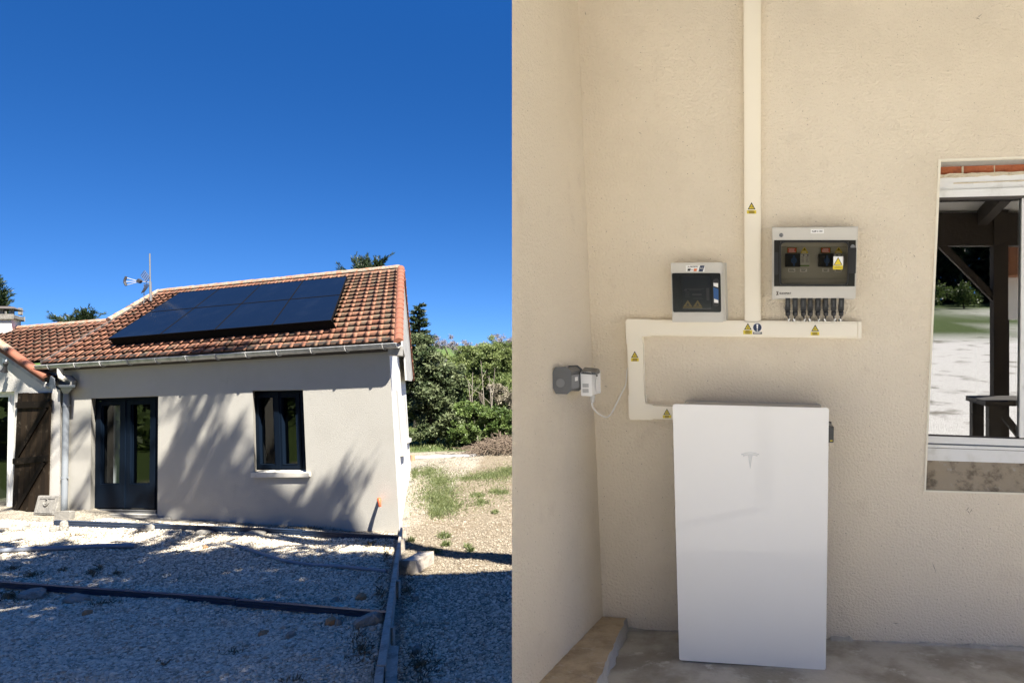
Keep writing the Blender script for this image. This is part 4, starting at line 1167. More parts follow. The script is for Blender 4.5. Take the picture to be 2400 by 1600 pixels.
# ------------------------------------------------------------------ shade trees standing out of frame towards the sun
def shade_pt(target, t): return np.array(target) + np.array(SUN) * t
def shade_tree(lab, base, clumps, r_leaf, group=None):
    b = V((base[0], base[1], gz(*base)))
    t = thing('shade_tree', lab, 'tree', b, group)
    mb = MB(); cs = [c for c, _, _ in clumps]; mean = V(np.mean(cs, axis=0)); fork = b.lerp(mean, 0.55)
    limb(mb, b, fork, 0.26, 0.17, .04)
    hubs = []
    for k in range(0, len(cs), 9):
        hub = V(np.mean(cs[k:k + 9], axis=0)); limb(mb, fork, hub, 0.10, 0.04, .06); hubs.append(hub)
        for c in cs[k:k + 9]: limb(mb, hub, V(c), 0.030, 0.008, .08, 4)
    mb.build('trunk', bark, t, smooth=True)
    P_ = np.concatenate([blob(c, r, n, .0) for c, r, n in clumps])
    leaves('crown', P_, r_leaf, lf_tree, t, 0.55)
    return t
cl = []
# feathery boughs whose shadows fall across the facade
STREAKS = [((372, 1190), (455, 1010), 9), ((385, 1200), (490, 1045), 10), ((440, 1205), (545, 1020), 10), ((470, 1215), (575, 1080), 9), ((540, 1215), (610, 1090), 8), ((400, 1080), (450, 960), 6), ((430, 1040), (500, 935), 5),
           ((560, 1200), (640, 1130), 5), ((480, 1100), (560, 1010), 6), ((695, 1240), (800, 1125), 9), ((735, 1245), (850, 1120), 8), ((790, 1130), (830, 1085), 4), ((660, 1230), (700, 1170), 4), ((172, 1195), (205, 1140), 3),
           ((640, 1235), (760, 1200), 4), ((380, 1130), (420, 1040), 6)]
for (pa, pb_, k) in STREAKS:
    tt = random.uniform(13.5, 16.5)
    for i in range(k):
        f = i / max(1, k - 1); x = pa[0] + (pb_[0] - pa[0]) * f; y = pa[1] + (pb_[1] - pa[1]) * f
        if x > 660 and random.random() < .3: continue
        cl.append((shade_pt(fp(x, y), tt + random.uniform(-.2, .2)), (0.24 - .11 * f, 0.24 - .11 * f, 0.22 - .1 * f), int(21 - 11 * f)))
for (x, y, r) in ((24, 1100, .25), (30, 1180, .25), (45, 903, .13), (2, 880, .12), (80, 1110, .3), (60, 1150, .3), (92, 1000, .2), (510, 838, .5), (560, 832, .5), (460, 842, .45), (420, 850, .35)):
    q = wp(x, y) if x < 140 else EAV.hit(x, y); cl.append((shade_pt(q, random.uniform(13.5, 16)), (r, r, r * .7), int(110 if r > .35 else 45)))
shade_tree("slender tree out of the frame casting feathery shadows on the facade", (1.6, 8.6), cl, 0.17)
# broad crowns shading the yard
LIT = [(60, 1262, 70, 14), (250, 1262, 60, 9), (30, 1305, 50, 14), (110, 1250, 70, 10), (330, 1258, 60, 8), (540, 1262, 45, 8), (455, 1285, 45, 8), (650, 1275, 50, 8), (790, 1265, 60, 9), (880, 1303, 45, 8), (670, 1305, 35, 6), (110, 1370, 45, 8), (40, 1430, 30, 16),
       (70, 1455, 35, 12), (820, 1362, 45, 14), (120, 1500, 18, 14), (85, 1565, 18, 14), (850, 1415, 40, 8), (665, 1440, 35, 7), (20, 1345, 30, 10), (720, 1300, 40, 6), (560, 1330, 20, 5)]
cl = []
for i in range(620):
    px = random.uniform(-260, 935); py = random.choice((random.uniform(1244, 1345), random.triangular(1250, 1700, 1400)))
    if px > 760 and py < 1300: continue
    if any(((px - a) / (rx * (1.45 if b < 1340 else 1.1))) ** 2 + ((py - b) / (ry * (1.4 if b < 1340 else 1.2))) ** 2 < 1 for a, b, rx, ry in LIT): continue
    q = GPL.hit(px, py); tt = random.uniform(11.0, 15.0)
    c = shade_pt(q, tt)
    if py < 1268 and px > 170 and random.random() < .35: continue
    rr_ = 0.50 if py > 1310 else (0.36 if py > 1280 else 0.26)
    cl.append((c, (rr_, rr_, rr_ * .7), int(120 * (rr_ / .5) ** 2)))
cl.sort(key=lambda c: c[0][0])
h_ = len(cl) // 2
shade_tree('broad leafy tree out of the frame shading the left of the gravel yard', (-13.5, -4.5), cl[:h_], 0.19, 'shade trees out of frame')
shade_tree('broad leafy tree out of the frame shading the right of the gravel yard', (-7.5, 0.2), cl[h_:], 0.19, 'shade trees out of frame')

# ------------------------------------------------------------------ the porch building with the cream wall
WY = 3.14
def R(px, py, d=0.0): return P(px, py, WY - d)
BACK = V((0, 1, 0))
FLX = lambda X: CZ - 1.206 - 0.05 * (X + 0.6)
def front_prism(quad, d, back=0.0, mb=None, m=0):
    """flat front drawn at distance d off the wall, carried straight back to 'back' off the wall"""
    mb = mb or MB()
    mb.prism([R(x, y, d) for x, y in quad], BACK * (d - back), m); return mb
def rrect(x0, y0, x1, y1, r, n=4):
    out = []
    for (cx_, cy_, a0) in ((x1 - r, y0 + r, -90), (x1 - r, y1 - r, 0), (x0 + r, y1 - r, 90), (x0 + r, y0 + r, 180)):
        for k in range(n + 1):
            a = math.radians(a0 + 90 * k / n); out.append((cx_ + r * math.cos(a), cy_ + r * math.sin(a)))
    return out
def rquad(q, r, n=4):
    """a quad (TL,TR,BR,BL) with rounded corners, in pixels"""
    out = []
    for i in range(4):
        p = np.array(q[i], float); a = np.array(q[i - 1], float); b = np.array(q[(i + 1) % 4], float)
        da = (a - p) / np.linalg.norm(a - p); db = (b - p) / np.linalg.norm(b - p)
        s, e = p + da * r, p + db * r
        for k in range(n + 1):
            t = k / n; out.append(tuple(s * (1 - t) ** 2 + 2 * p * t * (1 - t) + e * t * t))
    return out
def bars(x, y): return [(x, y)]

pb_ = thing('porch_building', 'cream roughcast porch building whose shaded wall carries the battery', 'building', (0.6, WY + 1, FLX(0.6)))
OTL, OBL = (2205, 378), (2169, 1149)
OTR, OBR = (2640, 364), (2640, 1163)
cor = lambda y: 1352 + (y + 30) * 61 / 1470.0
mb = MB()
for pl in ([(cor(-400), -400), (2205, -400), OTL, OBL, (2150, 1700), (cor(1700), 1700)],
           [(2205, -400), (2640, -400), OTR, OTL], [OBL, OBR, (2640, 1700), (2150, 1700)],
           [(2640, -400), (4200, -400), (4200, 1700), (2640, 1700)]):
    mb.poly([R(*p) for p in pl])
mb.build('wall', plaster, pb_, recalc=False)
# return wall on the left, ending in a tapered edge
E_x = lambda Y, px: (px - CX) / FPX * Y
def rw(z, f):   # inner face: corner (f=0) to free end (f=1)
    pyc = CY - (z - CZ) / WY * FPX
    a = V((E_x(WY, cor(pyc)), WY, z)); b = V((E_x(2.33, 1200), 2.33, z)); return a.lerp(b, f)
zt, zb = CZ + 2.3, CZ - 1.6
mb = MB()
nz = 8
for k in range(nz):
    z0, z1 = zb + (zt - zb) * k / nz, zb + (zt - zb) * (k + 1) / nz
    mb.poly([rw(z0, 0), rw(z0, 1), rw(z1, 1), rw(z1, 0)])
oe = lambda z, Y: V((E_x(Y, 1203.5), Y, z))
mb.poly([rw(zb, 1), rw(zt, 1), oe(zt, WY), oe(zb, WY)])
mb.build('return_wall', plaster, pb_, recalc=False)
# unseen body of the building, height set for its shadow edge on the gravel
HT = 7.35
mb = MB()
w0, w1 = V((E_x(WY, 1204), WY + .02, 0)), V((E_x(7.0, 1206), 7.0, 0))
cornr = [V((w0.x, w0.y, -.1)), V((w1.x, w1.y, -.1)), V((6.5, 7.0, -.1)), V((6.5, WY + .02, -.1))]
for i in range(3):
    a, b = cornr[i], cornr[i + 1]; mb.poly([a, b, V((b.x, b.y, HT)), V((a.x, a.y, HT))])
mb.poly([V((p.x, p.y, HT)) for p in cornr])
mb.poly([V((w0.x, WY + .02, CZ + 2.0)), V((6.5, WY + .02, CZ + 2.0)), V((6.5, WY + .02, HT)), V((w0.x, WY + .02, HT))])
mb.build('unseen_body', render_wing, pb_, recalc=False)
# porch roof
RL, RH, YE = 1.15, 1.62, -0.2
rz = lambda Y: CZ + RH - (WY - Y) * (RH - RL) / (WY - YE)
mb = MB(); mb.prism([V((-1.05, WY, rz(WY))), V((3.25, WY, rz(WY))), V((3.25, YE, rz(YE))), V((-1.05, YE, rz(YE)))], V((0, 0, .05)))
prf = mb.build('porch_roof', sheet_grey, pb_)
for x in (-0.9, 0.0, 0.95, 1.9, 2.85):
    mb = MB(); mb.obox(V((x, WY - .01, rz(WY) - .07)), V((x, YE + .1, rz(YE + .1) - .07)), 0.09, 0.13); mb.build('rafter', beam_wood, prf)
mb = MB(); mb.box((-1.05, YE, rz(YE) - .30), (3.25, YE + .10, rz(YE) - .01)); mb.build('fascia_beam', beam_wood, prf)
for (x, y, w_) in ((2.06, -0.14, .13), (-0.03, -0.25, .13), (3.15, -.14, .14)):
    mb = MB(); mb.box((x - w_ / 2, y - w_ / 2, FLX(x) - .01), (x + w_ / 2, y + w_ / 2, rz(y) + .0)); mb.build('post', beam_wood, pb_, bevel=.008)
mb = MB(); mb.obox(V((1.50, -.14, CZ + .90)), V((2.03, -.14, CZ + .37)), .06, .06, V((0, 1, 0))); mb.build('brace', beam_wood, pb_)
# window
win = MB()
RD = -0.12
def rr(x, y, extra=0.0): return R(x, y, RD + extra)
mb = MB()
mb.poly([R(*OTL), R(*OTR), R(*OTR) + BACK * .125, R(*OTL) + BACK * .125])
wn_ = mb.build('window', frame_grey, pb_, recalc=False)
mb = MB(); mb.poly([R(*OTL), R(*OBL), R(*OBL) + BACK * .125, R(*OTL) + BACK * .125]); mb.build('reveal', plaster_plain, wn_, recalc=False)
LS = lambda x: -(x - 2200) * 9 / 220.0      # lines at the head rise slightly to the right
def strip(x0, x1, y0a, y1a, extra, depth, m, name, slope=LS, par=None, n=1, rough=0.0, k0=1.0, k1=1.0):
    mb = MB(); xs = np.linspace(x0, x1, n + 1)
    jit = lambda: random.uniform(-rough, rough)
    t = [jit() for _ in xs]; b = [jit() for _ in xs]
    poly = [rr(x, y0a + k0 * slope(x) + j, extra) for x, j in zip(xs, t)] + [rr(x, y1a + k1 * slope(x) + j, extra) for x, j in list(zip(xs, b))[::-1]]
    mb.prism(poly, BACK * depth); return mb.build(name, m, par or wn_, bevel=0 if n > 1 else .002)
strip(2150, 2660, 386, 413, .012, .03, brickm, 'brick_lintel', n=26, rough=1.0)
for x in (2255, 2330, 2404): strip(x, x + 2.5, 392, 412, .016, .01, foam_mat, 'brick_joint')
strip(2150, 2660, 409, 417, .034, .03, foam_mat, 'foam_strip', n=40, rough=1.6)
strip(2150, 2660, 414, 449, .030, .06, frame_white, 'head_frame')
strip(2235, 2660, 430, 432.5, .034, .01, foam_mat, 'groove_filler', n=20, rough=.5)
strip(2150, 2660, 448, 462, .046, .07, frame_white, 'head_lip', k1=.6)
strip(2150, 2660, 461.5, 466, .036, .06, dark_gap, 'head_gasket', k0=.6, k1=.4)
SB = lambda x: (x - 2170) * 8 / 230.0
strip(2130, 2660, 1018, 1023, .004, .03, dark_gap, 'bottom_gasket', SB)
strip(2130, 2660, 1022, 1036, .020, .05, frame_white, 'bottom_frame', SB)
strip(2130, 2660, 1036, 1041, .012, .04, pvc_grey, 'bottom_groove', SB)
strip(2130, 2660, 1041, 1048, .028, .06, frame_white, 'bottom_lip', SB)
strip(2130, 2660, 1048, 1050.5, .018, .04, dark_gap, 'bottom_gasket', SB)
strip(2130, 2660, 1050, 1078, .024, .06, frame_white, 'bottom_rail', SB)
mb = MB(); mb.prism([rr(2397, 462, .018), rr(2430, 462, .018), rr(2424, 1024, .018), rr(2391, 1024, .018)], BACK * .05); mb.build('side_frame', frame_white, wn_, bevel=.003)
mb = MB(); mb.poly([rr(2140, 455, 0), rr(2640, 455, 0), rr(2640, 1032, 0), rr(2140, 1032, 0)]); mb.build('pane', pane_porch, wn_, recalc=False)
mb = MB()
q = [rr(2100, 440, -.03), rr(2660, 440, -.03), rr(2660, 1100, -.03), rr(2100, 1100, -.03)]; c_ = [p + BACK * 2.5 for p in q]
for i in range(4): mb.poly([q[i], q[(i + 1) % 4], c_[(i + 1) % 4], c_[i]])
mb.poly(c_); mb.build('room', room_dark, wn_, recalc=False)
mb = MB(); mb.prism([R(2160, 1150, -.004), R(2645, 1165, -.004), rr(2645, 1090, .02), rr(2160, 1075, .02)], V((0, 0, -.004))); mb.build('sill', sill_dirty, wn_)
mb = MB()
mb.prism([R(2199.5, 374, .004), R(2205.5, 377, .004), R(2170, 1148, .004), R(2165.5, 1152, .004)], BACK * .02)
mb.prism([R(2199.5, 373, .004), R(2640, 359, .004), R(2640, 363.5, .004), R(2205.5, 377.5, .004)], BACK * .02)
mb.prism([R(2165.5, 1152, .004), R(2169, 1148.5, .004), R(2640, 1162, .004), R(2640, 1165.5, .004)], BACK * .02)
mb.build('edge_bead', mat('pale edge bead', (0.80, 0.75, 0.62), .8), wn_)

# small scratches and hairline cracks in the roughcast
mb = MB()
for (x, y, a_, l_) in ((2296, 38, -40, 9), (2292, 44, 20, 5), (1372, 32, 80, 5), (1343, 444, 40, 5), (1500, 312, 30, 4), (2143, 600, 60, 4), (2268, 1192, -50, 6), (2270, 1199, 55, 8), (2276, 1196, -60, 6), (2100, 1460, 10, 8), (2190, 1330, 70, 16), (1420, 905, 20, 4), (1640, 1010, 15, 5)):
    ca, sa = math.cos(math.radians(a_)), math.sin(math.radians(a_)); w_ = .55
    mb.prism([R(x - ca * l_ - sa * w_ * .3, y - sa * l_ + ca * w_ * .3, .0015), R(x + sa * w_, y - ca * w_, .0015), R(x + ca * l_, y + sa * l_, .0015), R(x - sa * w_, y + ca * w_, .0015)], BACK * .003)
o_ = mb.build('hairline_cracks', mat('crack brown', (.22, .17, .11), .9), pb_); stuff(o_)
# floor and stone step
mb = MB()
xs = np.linspace(-0.9, 6.5, 75); ys = np.linspace(1.45, 3.16, 18)
fx, fy = np.meshgrid(xs, ys)
fz = FLX(fx) + 0.006 * (vnoise(fx + 30, fy + 30, .35, 5) - .5)
ii = np.arange(fx.size).reshape(fx.shape)
ff = np.stack([ii[:-1, :-1], ii[:-1, 1:], ii[1:, 1:], ii[1:, :-1]], -1).reshape(-1, 4)
fl = npmesh('porch_floor', np.stack([fx, fy, fz], -1).reshape(-1, 3), ff, floor_mat, smooth=True)
struct(fl); tag(fl, 'grey worn concrete floor of the porch below the battery', 'floor')
mb = MB(); mb.box((-.9, 1.45, 1.4), (6.5, 1.53, FLX(6.5) - .02)); mb.box((-.9, .9, 1.4), (-.86, 3.1, FLX(6.5) - .02)); o = mb.build('porch_plinth', concrete); struct(o)
# ragged grout along the foot of the wall
mb = MB()
xs_ = np.linspace(1466, 2420, 90)
gt = [1466 + (0) for _ in xs_]
base_y = lambda x: np.interp(x, [1466, 1590, 1945, 2400], [1474, 1482, 1501, 1519])
topj = [base_y(x) - 2 - 5 * abs(math.sin(x * .031)) * random.uniform(.2, 1) - (9 if 1940 < x < 1999 else 0) * random.uniform(.7, 1) for x in xs_]
poly = [R(x, t, .012) for x, t in zip(xs_, topj)] + [R(x, base_y(x) + 10, .03) for x in xs_[::-1]]
n_ = len(xs_)
for i in range(n_ - 1): mb.poly([poly[i], poly[i + 1], poly[2 * n_ - 2 - i], poly[2 * n_ - 1 - i]])
mb.build('grout', floor_mat, pb_, recalc=False)
st = thing('stone_step', 'long yellowish limestone kerb stone on the floor at the foot of the return wall', 'stone', V((-.75, 2.8, FLX(-.75))))
SP = lambda x, y, h: Plane(V((-.6, 3, CZ - 1.206 + h)), V((0.05, 0, 1))).hit(x, y)
TL_, TR_ = SP(1418, 1440, .052), SP(1468, 1446, .052)
TL_.y = min(TL_.y, WY - .003); TR_.y = min(TR_.y, WY - .003)
BRs, BLs = SP(1395, 1606, .052), SP(1326, 1606, .052)
nn_ = 34
La = [TL_.lerp(BLs + (BLs - TL_) * .5, k / nn_) + V((-.10, 0, random.uniform(-.002, .002))) for k in range(nn_ + 1)]
Lb = [TR_.lerp(BRs + (BRs - TR_) * .5, k / nn_) + V((random.uniform(-.004, .004), 0, random.uniform(-.003, .002))) for k in range(nn_ + 1)]
mb = MB()
for k in range(nn_):
    mb.poly([La[k], Lb[k], Lb[k + 1], La[k + 1]])
mb.poly([La[0], Lb[0], Lb[0] + V((0, 0, -.06)), La[0] + V((0, 0, -.06))])
mb.build('top', stone_mat, st, recalc=False)
mb = MB()
Lc = [p + V((.008 + random.uniform(0, .010), 0, -.062)) for p in Lb]
Lm = [a.lerp(b, .5) + V((random.uniform(-.001, .007), 0, random.uniform(-.004, .006))) for a, b in zip(Lb, Lc)]
for k in range(nn_):
    mb.poly([Lb[k], Lm[k], Lm[k + 1], Lb[k + 1]]); mb.poly([Lm[k], Lc[k], Lc[k + 1], Lm[k + 1]])
mb.build('mortar_side', mortar_mat, st, recalc=False)

# ------------------------------------------------------------------ text helper
def text(body, px, py, hpx, d, m, parent, align='CENTER', stretch=1.0, name='lettering', bold=0.0):
    cu = bpy.data.curves.new('txt', 'FONT'); cu.body = body; cu.align_x = align; cu.align_y = 'CENTER'
    cu.size = hpx / FPX * (WY - d) * 1.35; cu.extrude = 0.0003; cu.offset = bold
    tmp = bpy.data.objects.new('txt', cu); COL.objects.link(tmp)
    bpy.context.view_layer.update()
    dg = bpy.context.evaluated_depsgraph_get()
    me = bpy.data.meshes.new_from_object(tmp.evaluated_get(dg))
    bpy.data.objects.remove(tmp); bpy.data.curves.remove(cu)
    p = R(px, py, d) - worldloc(parent)
    me.transform(Matrix.Translation(p) @ Matrix.Rotation(math.radians(90), 4, 'X') @ Matrix.Diagonal((stretch, 1, 1, 1)))
    me.materials.clear(); me.materials.append(m); me.name = name
    o = bpy.data.objects.new(name, me); COL.objects.link(o); o.parent = parent
    return o
def flat(mb, poly, d, m=0): mb.add([R(x, y, d) for x, y in poly], [list(range(len(poly)))], m)
def lines_of_ink(mb, x0, x1, y0, n, dy, h, d, m, seed=1):
    r = random.Random(seed)
    for k in range(n):
        a, b = x0 + r.uniform(0, .15) * (x1 - x0), x1 - r.uniform(0, .2) * (x1 - x0)
        flat(mb, [(a, y0 + k * dy), (b, y0 + k * dy), (b, y0 + k * dy + h), (a, y0 + k * dy + h)], d, m)
def warning_sticker(parent, cx_, top_, by, hw, bx0, bx1, b0, b1, d, seed, border=ink, name='warning_sticker'):
    mb = MB(); e = .0004
    flat(mb, [(cx_, top_), (cx_ + hw, by), (cx_ - hw, by)], d + e, 1)
    ih = (by - top_)
    flat(mb, [(cx_, top_ + .24 * ih), (cx_ + hw * .68, by - .11 * ih), (cx_ - hw * .68, by - .11 * ih)], d + 2 * e, 0)
    rr_ = .15 * ih; yc = by - .36 * ih
    ringp = [(cx_ + math.cos(a) * rr_, yc + math.sin(a) * rr_) for a in np.linspace(0, 2 * math.pi, 11)[:-1]]
    inn = [(cx_ + math.cos(a) * rr_ * .5, yc + math.sin(a) * rr_ * .5) for a in np.linspace(0, 2 * math.pi, 11)[:-1]]
    for k in range(10):
        if k in (2, 7): continue
        flat(mb, [ringp[k], ringp[(k + 1) % 10], inn[(k + 1) % 10], inn[k]], d + 3 * e, 2)
    flat(mb, [(bx0, b0), (bx1, b0), (bx1, b1), (bx0, b1)], d + e, 0)
    lines_of_ink(mb, bx0 + 3, bx1 - 3, b0 + 1.2, 3, (b1 - b0) / 3.4, (b1 - b0) / 6, d + 2 * e, 2, seed)
    return mb.build(name, [warn_yellow, border, ink_brown], parent, recalc=False)

# ------------------------------------------------------------------ cable trunking
tk_ = thing('cable_trunking', 'cream plastic cable trunking running down, across and round to the battery', 'trunking', R(1750, 770))
DT = 0.045
vd = front_prism([(1743, -120), (1782, -120), (1781.5, 753), (1746.5, 753)], DT - .004).build('vertical_duct', trunk_pvc, tk_, bevel=.002)
front_prism([(1745.5, -120), (1779.5, -120), (1779, 752.5), (1749, 752.5)], DT, DT - .006).build('lid', trunk_pvc, vd, bevel=.0015)
hd = front_prism([(1520, 750.5), (2009.5, 754.5), (2009.5, 791.5), (1520, 785)], DT - .004).build('horizontal_duct', trunk_pvc, tk_, bevel=.002)
front_prism([(1520, 753), (2009.5, 757), (2009.5, 789), (1520, 782.5)], DT, DT - .006).build('lid', trunk_pvc, hd, bevel=.0015)
front_prism([(2010.5, 753.5), (2019.5, 753.5), (2019.5, 792.5), (2010.5, 792.5)], DT + .002).build('end_cap', trunk_pvc, tk_, bevel=.002)
mb = MB(); poly = [(1471.5, 749), (1521, 749.5), (1521, 786), (1507, 786.5), (1503, 790), (1504, 804), (1469.5, 804), (1467.5, 754)]
front_prism(poly, DT + .003, mb=mb).build('corner_piece', trunk_pvc, tk_, bevel=.003)
sd_ = front_prism([(1470.5, 803), (1505.5, 803), (1508.5, 929), (1475, 929)], DT - .004).build('side_duct', trunk_pvc, tk_, bevel=.002)
front_prism([(1473, 803), (1503, 803), (1506, 929), (1477.5, 929)], DT, DT - .006).build('lid', trunk_pvc, sd_, bevel=.0015)
front_prism([(1474, 928), (1509, 928), (1510.5, 945), (1513, 948.5), (1528, 949), (1528, 982), (1479, 981.5), (1476, 977)], DT + .003).build('elbow_piece', trunk_pvc, tk_, bevel=.003)
front_prism([(1527, 949.5), (1592, 952.5), (1592, 984), (1527, 981.5)], DT).build('lower_duct', trunk_pvc, tk_, bevel=.003)
warning_sticker(tk_, 1761.5, 474, 491, 9.2, 1750.5, 1772.5, 493, 501, DT, 1)
warning_sticker(tk_, 1752.8, 756.8, 772.5, 8.9, 1742, 1763, 773.7, 783, DT, 2)
warning_sticker(tk_, 1910.6, 760.6, 776, 9.2, 1900, 1920.3, 777.5, 785.5, DT, 3)
warning_sticker(tk_, 1487.6, 822.4, 838, 8.5, 1479, 1497, 838.8, 846.5, DT, 4)
warning_sticker(tk_, 1563, 957, 971.5, 8.2, 1553.5, 1573, 972.3, 979.5, DT, 5, name='warning_sticker')
mb = MB(); e = .0004
circ = lambda cx_, cy_, r, n=24: [(cx_ + math.cos(a) * r, cy_ + math.sin(a) * r) for a in np.linspace(0, 2 * math.pi, n + 1)[:-1]]
flat(mb, circ(1775, 767.3, 11), DT + e, 1); flat(mb, circ(1775, 767.3, 9.8), DT + 2 * e, 0)
flat(mb, rquad([(1772.8, 759.5), (1777.2, 759.5), (1776.2, 771), (1773.8, 771)], 1), DT + 3 * e, 1); flat(mb, circ(1775, 774, 1.5, 10), DT + 3 * e, 1)
flat(mb, [(1764.8, 777.8), (1786, 777.8), (1786, 783), (1764.8, 783)], DT + e, 2)
lines_of_ink(mb, 1766, 1785, 779, 2, 1.7, .8, DT + 2 * e, 1, 9)
mb.build('mandatory_sign', [sign_blue, paper_white, ink_grey], tk_, recalc=False)

# ------------------------------------------------------------------ small distribution box
D = 0.095
ab = thing('distribution_box', 'small grey breaker box with dark smoked door sitting on the cable trunking', 'breaker box', R(1636, 752))
FQ = [(1575, 619), (1689, 617.5), (1692, 752), (1579, 752)]
front_prism([(1573, 617), (1698, 616), (1702, 753), (1578, 753)], .055).build('back_box', box_grey, ab, bevel=.006)
front_prism(FQ, D, .05).build('housing', box_grey, ab, bevel=.005)
mb = front_prism(rquad([(1575.5, 641), (1687.8, 641), (1689.3, 730.5), (1578.5, 730.5)], 3), D + .006, D - .004)
dr = mb.build('door', smoke_black, ab, bevel=.0015)
front_prism(rquad([(1596, 646.5), (1665, 646.5), (1667.5, 724), (1599, 724)], 4), D + .012, D + .004).build('raised_window', mat('smoked window', (0.022, 0.025, 0.028), .10), dr, bevel=.002)
d2_ = D + .0124
mb = MB()
lines_of_ink(mb, 1604, 1655, 676, 1, 2, 1.2, d2_, 1, 3); flat(mb, [(1604, 678), (1610, 678), (1610, 681.5), (1604, 681.5)], d2_, 1)
lines_of_ink(mb, 1613, 1644, 679, 1, 2, 1.5, d2_, 1, 4); flat(mb, rrect(1622, 688, 1645, 692.5, 2), d2_, 1); lines_of_ink(mb, 1605, 1618, 684, 4, 3.4, 1.2, d2_, 1, 5); lines_of_ink(mb, 1622, 1650, 697, 2, 3, 1, d2_, 1, 6)
flat(mb, [(1655, 675), (1662, 675), (1663, 704), (1656, 704)], d2_, 1)
for cx_ in (1612, 1635):
    flat(mb, [(cx_, 703), (cx_ + 11, 719), (cx_ - 11, 719)], d2_, 0); flat(mb, [(cx_, 709), (cx_ + 4, 717), (cx_ - 4, 717)], d2_ + e, 1)
flat(mb, [(1601, 720), (1646, 720), (1646, 722), (1601, 722)], d2_, 0)
mb.build('door_print', [mat('dim yellow print', (0.09, 0.065, 0.01), .3), plain_black], dr, recalc=False)
front_prism(rrect(1671.5, 653.5, 1684.5, 718, 6), D + .009, D + .003).build('latch_plate', plain_black, dr, bevel=.001)
front_prism([(1672.5, 674), (1683, 678), (1683.5, 703), (1673.5, 699)], D + .012, D + .005).build('latch', latch_blue, dr, bevel=.001)
for q in ([(1672, 663), (1683, 663.5), (1683, 673.5), (1672.5, 670)], [(1673.5, 699), (1683.5, 703.5), (1683.5, 710), (1673.5, 709)]):
    front_prism(q, D + .011, D + .005).build('latch_bracket', white_plastic, dr)
mb = MB(); lb = D + .0008
flat(mb, [(1607, 622), (1652, 622), (1651, 636.5), (1608, 636.5)], lb, 0)
flat(mb, [(1641, 622.2), (1651.5, 622.2), (1647, 636.2), (1637.2, 636.2)], lb + e, 1)
flat(mb, [(1612, 629.5), (1619, 629.5), (1617.5, 635), (1611, 635)], lb + e, 2); flat(mb, [(1626.5, 629.5), (1634, 629.5), (1632.5, 635.5), (1625.5, 635.5)], lb + e, 3)
flat(mb, [(1611, 627), (1614, 623.5), (1617, 627), (1615.5, 627), (1614, 625.3), (1612.5, 627)], lb + e, 4)
flat(mb, [(1619, 632), (1625, 632), (1625, 632.7), (1619, 632.7)], lb + e, 2)
sk = mb.build('maker_label', [paper_white, sign_blue, ink, label_orange, ink_brown], ab, recalc=False)
text('MADEOR', 1626.5, 625, 3.2, lb + e, ink, sk, bold=.0002); text('AC', 1644.5, 629, 4.5, lb + 2 * e, paper_white, sk)

# ------------------------------------------------------------------ large DC box
D = 0.115
db = thing('dc_box', 'large grey electrical box with a clear smoked cover and black connectors below', 'electrical box', R(1910, 696))
front_prism([(1812.5, 535), (2008, 533.5), (2002.5, 697), (1812, 697)], .06).build('back_box', box_grey, db, bevel=.005)
mb = MB()
front_prism([(1814, 536.5), (2007, 535), (2006.3, 562), (1814, 563)], D, .05, mb)
front_prism([(1814, 671), (2003, 671), (2001.5, 696), (1813, 696)], D, .05, mb)
front_prism([(1814, 563), (1829, 563), (1828, 671), (1814, 671)], D - .006, .05, mb)
front_prism([(1988, 563), (2006, 563), (2003, 671), (1987, 671)], D - .006, .05, mb)
mb.build('housing', box_grey, db, bevel=.004)
ID = D - .045
mb = MB(); flat(mb, [(1820, 560), (2000, 560), (2000, 674), (1820, 674)], ID)
bk_ = mb.build('inner_panel', inner_grey, db, recalc=False)
front_prism([(1822, 560), (2000, 560), (2000, 578), (1822, 578)], ID + .012, ID).build('inner_ledge', module_grey, bk_)
front_prism([(1822, 655), (2000, 655), (2000, 674), (1822, 674)], ID + .012, ID).build('inner_ledge', module_grey, bk_)
for (x0, x1, kx) in ((1841, 1875, 1861), (1919, 1953.5, 1938.5)):
    t_ = front_prism([(x0, 595), (x1, 595), (x1, 624), (x0, 624)], ID + .022, ID).build('isolator', plain_black, bk_, bevel=.001)
    mb = MB(); mb.prism([R(x, y, ID + .034) for x, y in circ(kx, 610, 6.5, 16)], BACK * .012); mb.prism([R(x, y, ID + .038) for x, y in [(kx - 1.6, 599), (kx + 1.6, 599), (kx + 1.6, 622), (kx - 1.6, 622)]], BACK * .014)
    mb.build('knob', knob_blue, t_, bevel=.001)
for (x0, x1) in ((1875.5, 1897), (1954, 1977)):
    t_ = front_prism([(x0, 595), (x1, 595), (x1, 624), (x0, 624)], ID + .020, ID).build('surge_module', mat('module white', (.50, .50, .47), .5), bk_, bevel=.001)
    mb = MB()
    for xx in (x0 + 6, x0 + 16): flat(mb, [(xx, 596.5), (xx + 3.5, 596.5), (xx + 3.5, 600), (xx, 600)], ID + .0205, 0)
    for xx in (x0 + 2, x0 + 12): lines_of_ink(mb, xx, xx + 8, 602, 5, 3, 1, ID + .0205, 0, int(xx))
    flat(mb, [(x0, 621), (x1, 621), (x1, 624), (x0, 624)], ID + .0205, 1)
    mb.build('module_print', [ink_grey, dull_green], t_, recalc=False)
mb = MB()
for x0 in (1845.5, 1924.5):
    flat(mb, [(x0 - 1, 580), (x0 + 22.5, 580), (x0 + 22.5, 593), (x0 - 1, 593)], ID + .0125, 3); flat(mb, [(x0 + .5, 581), (x0 + 21, 581), (x0 + 21, 592), (x0 + .5, 592)], ID + .013, 0); lines_of_ink(mb, x0 + 2, x0 + 19, 582.5, 4, 2.4, .9, ID + .0135, 4, int(x0))
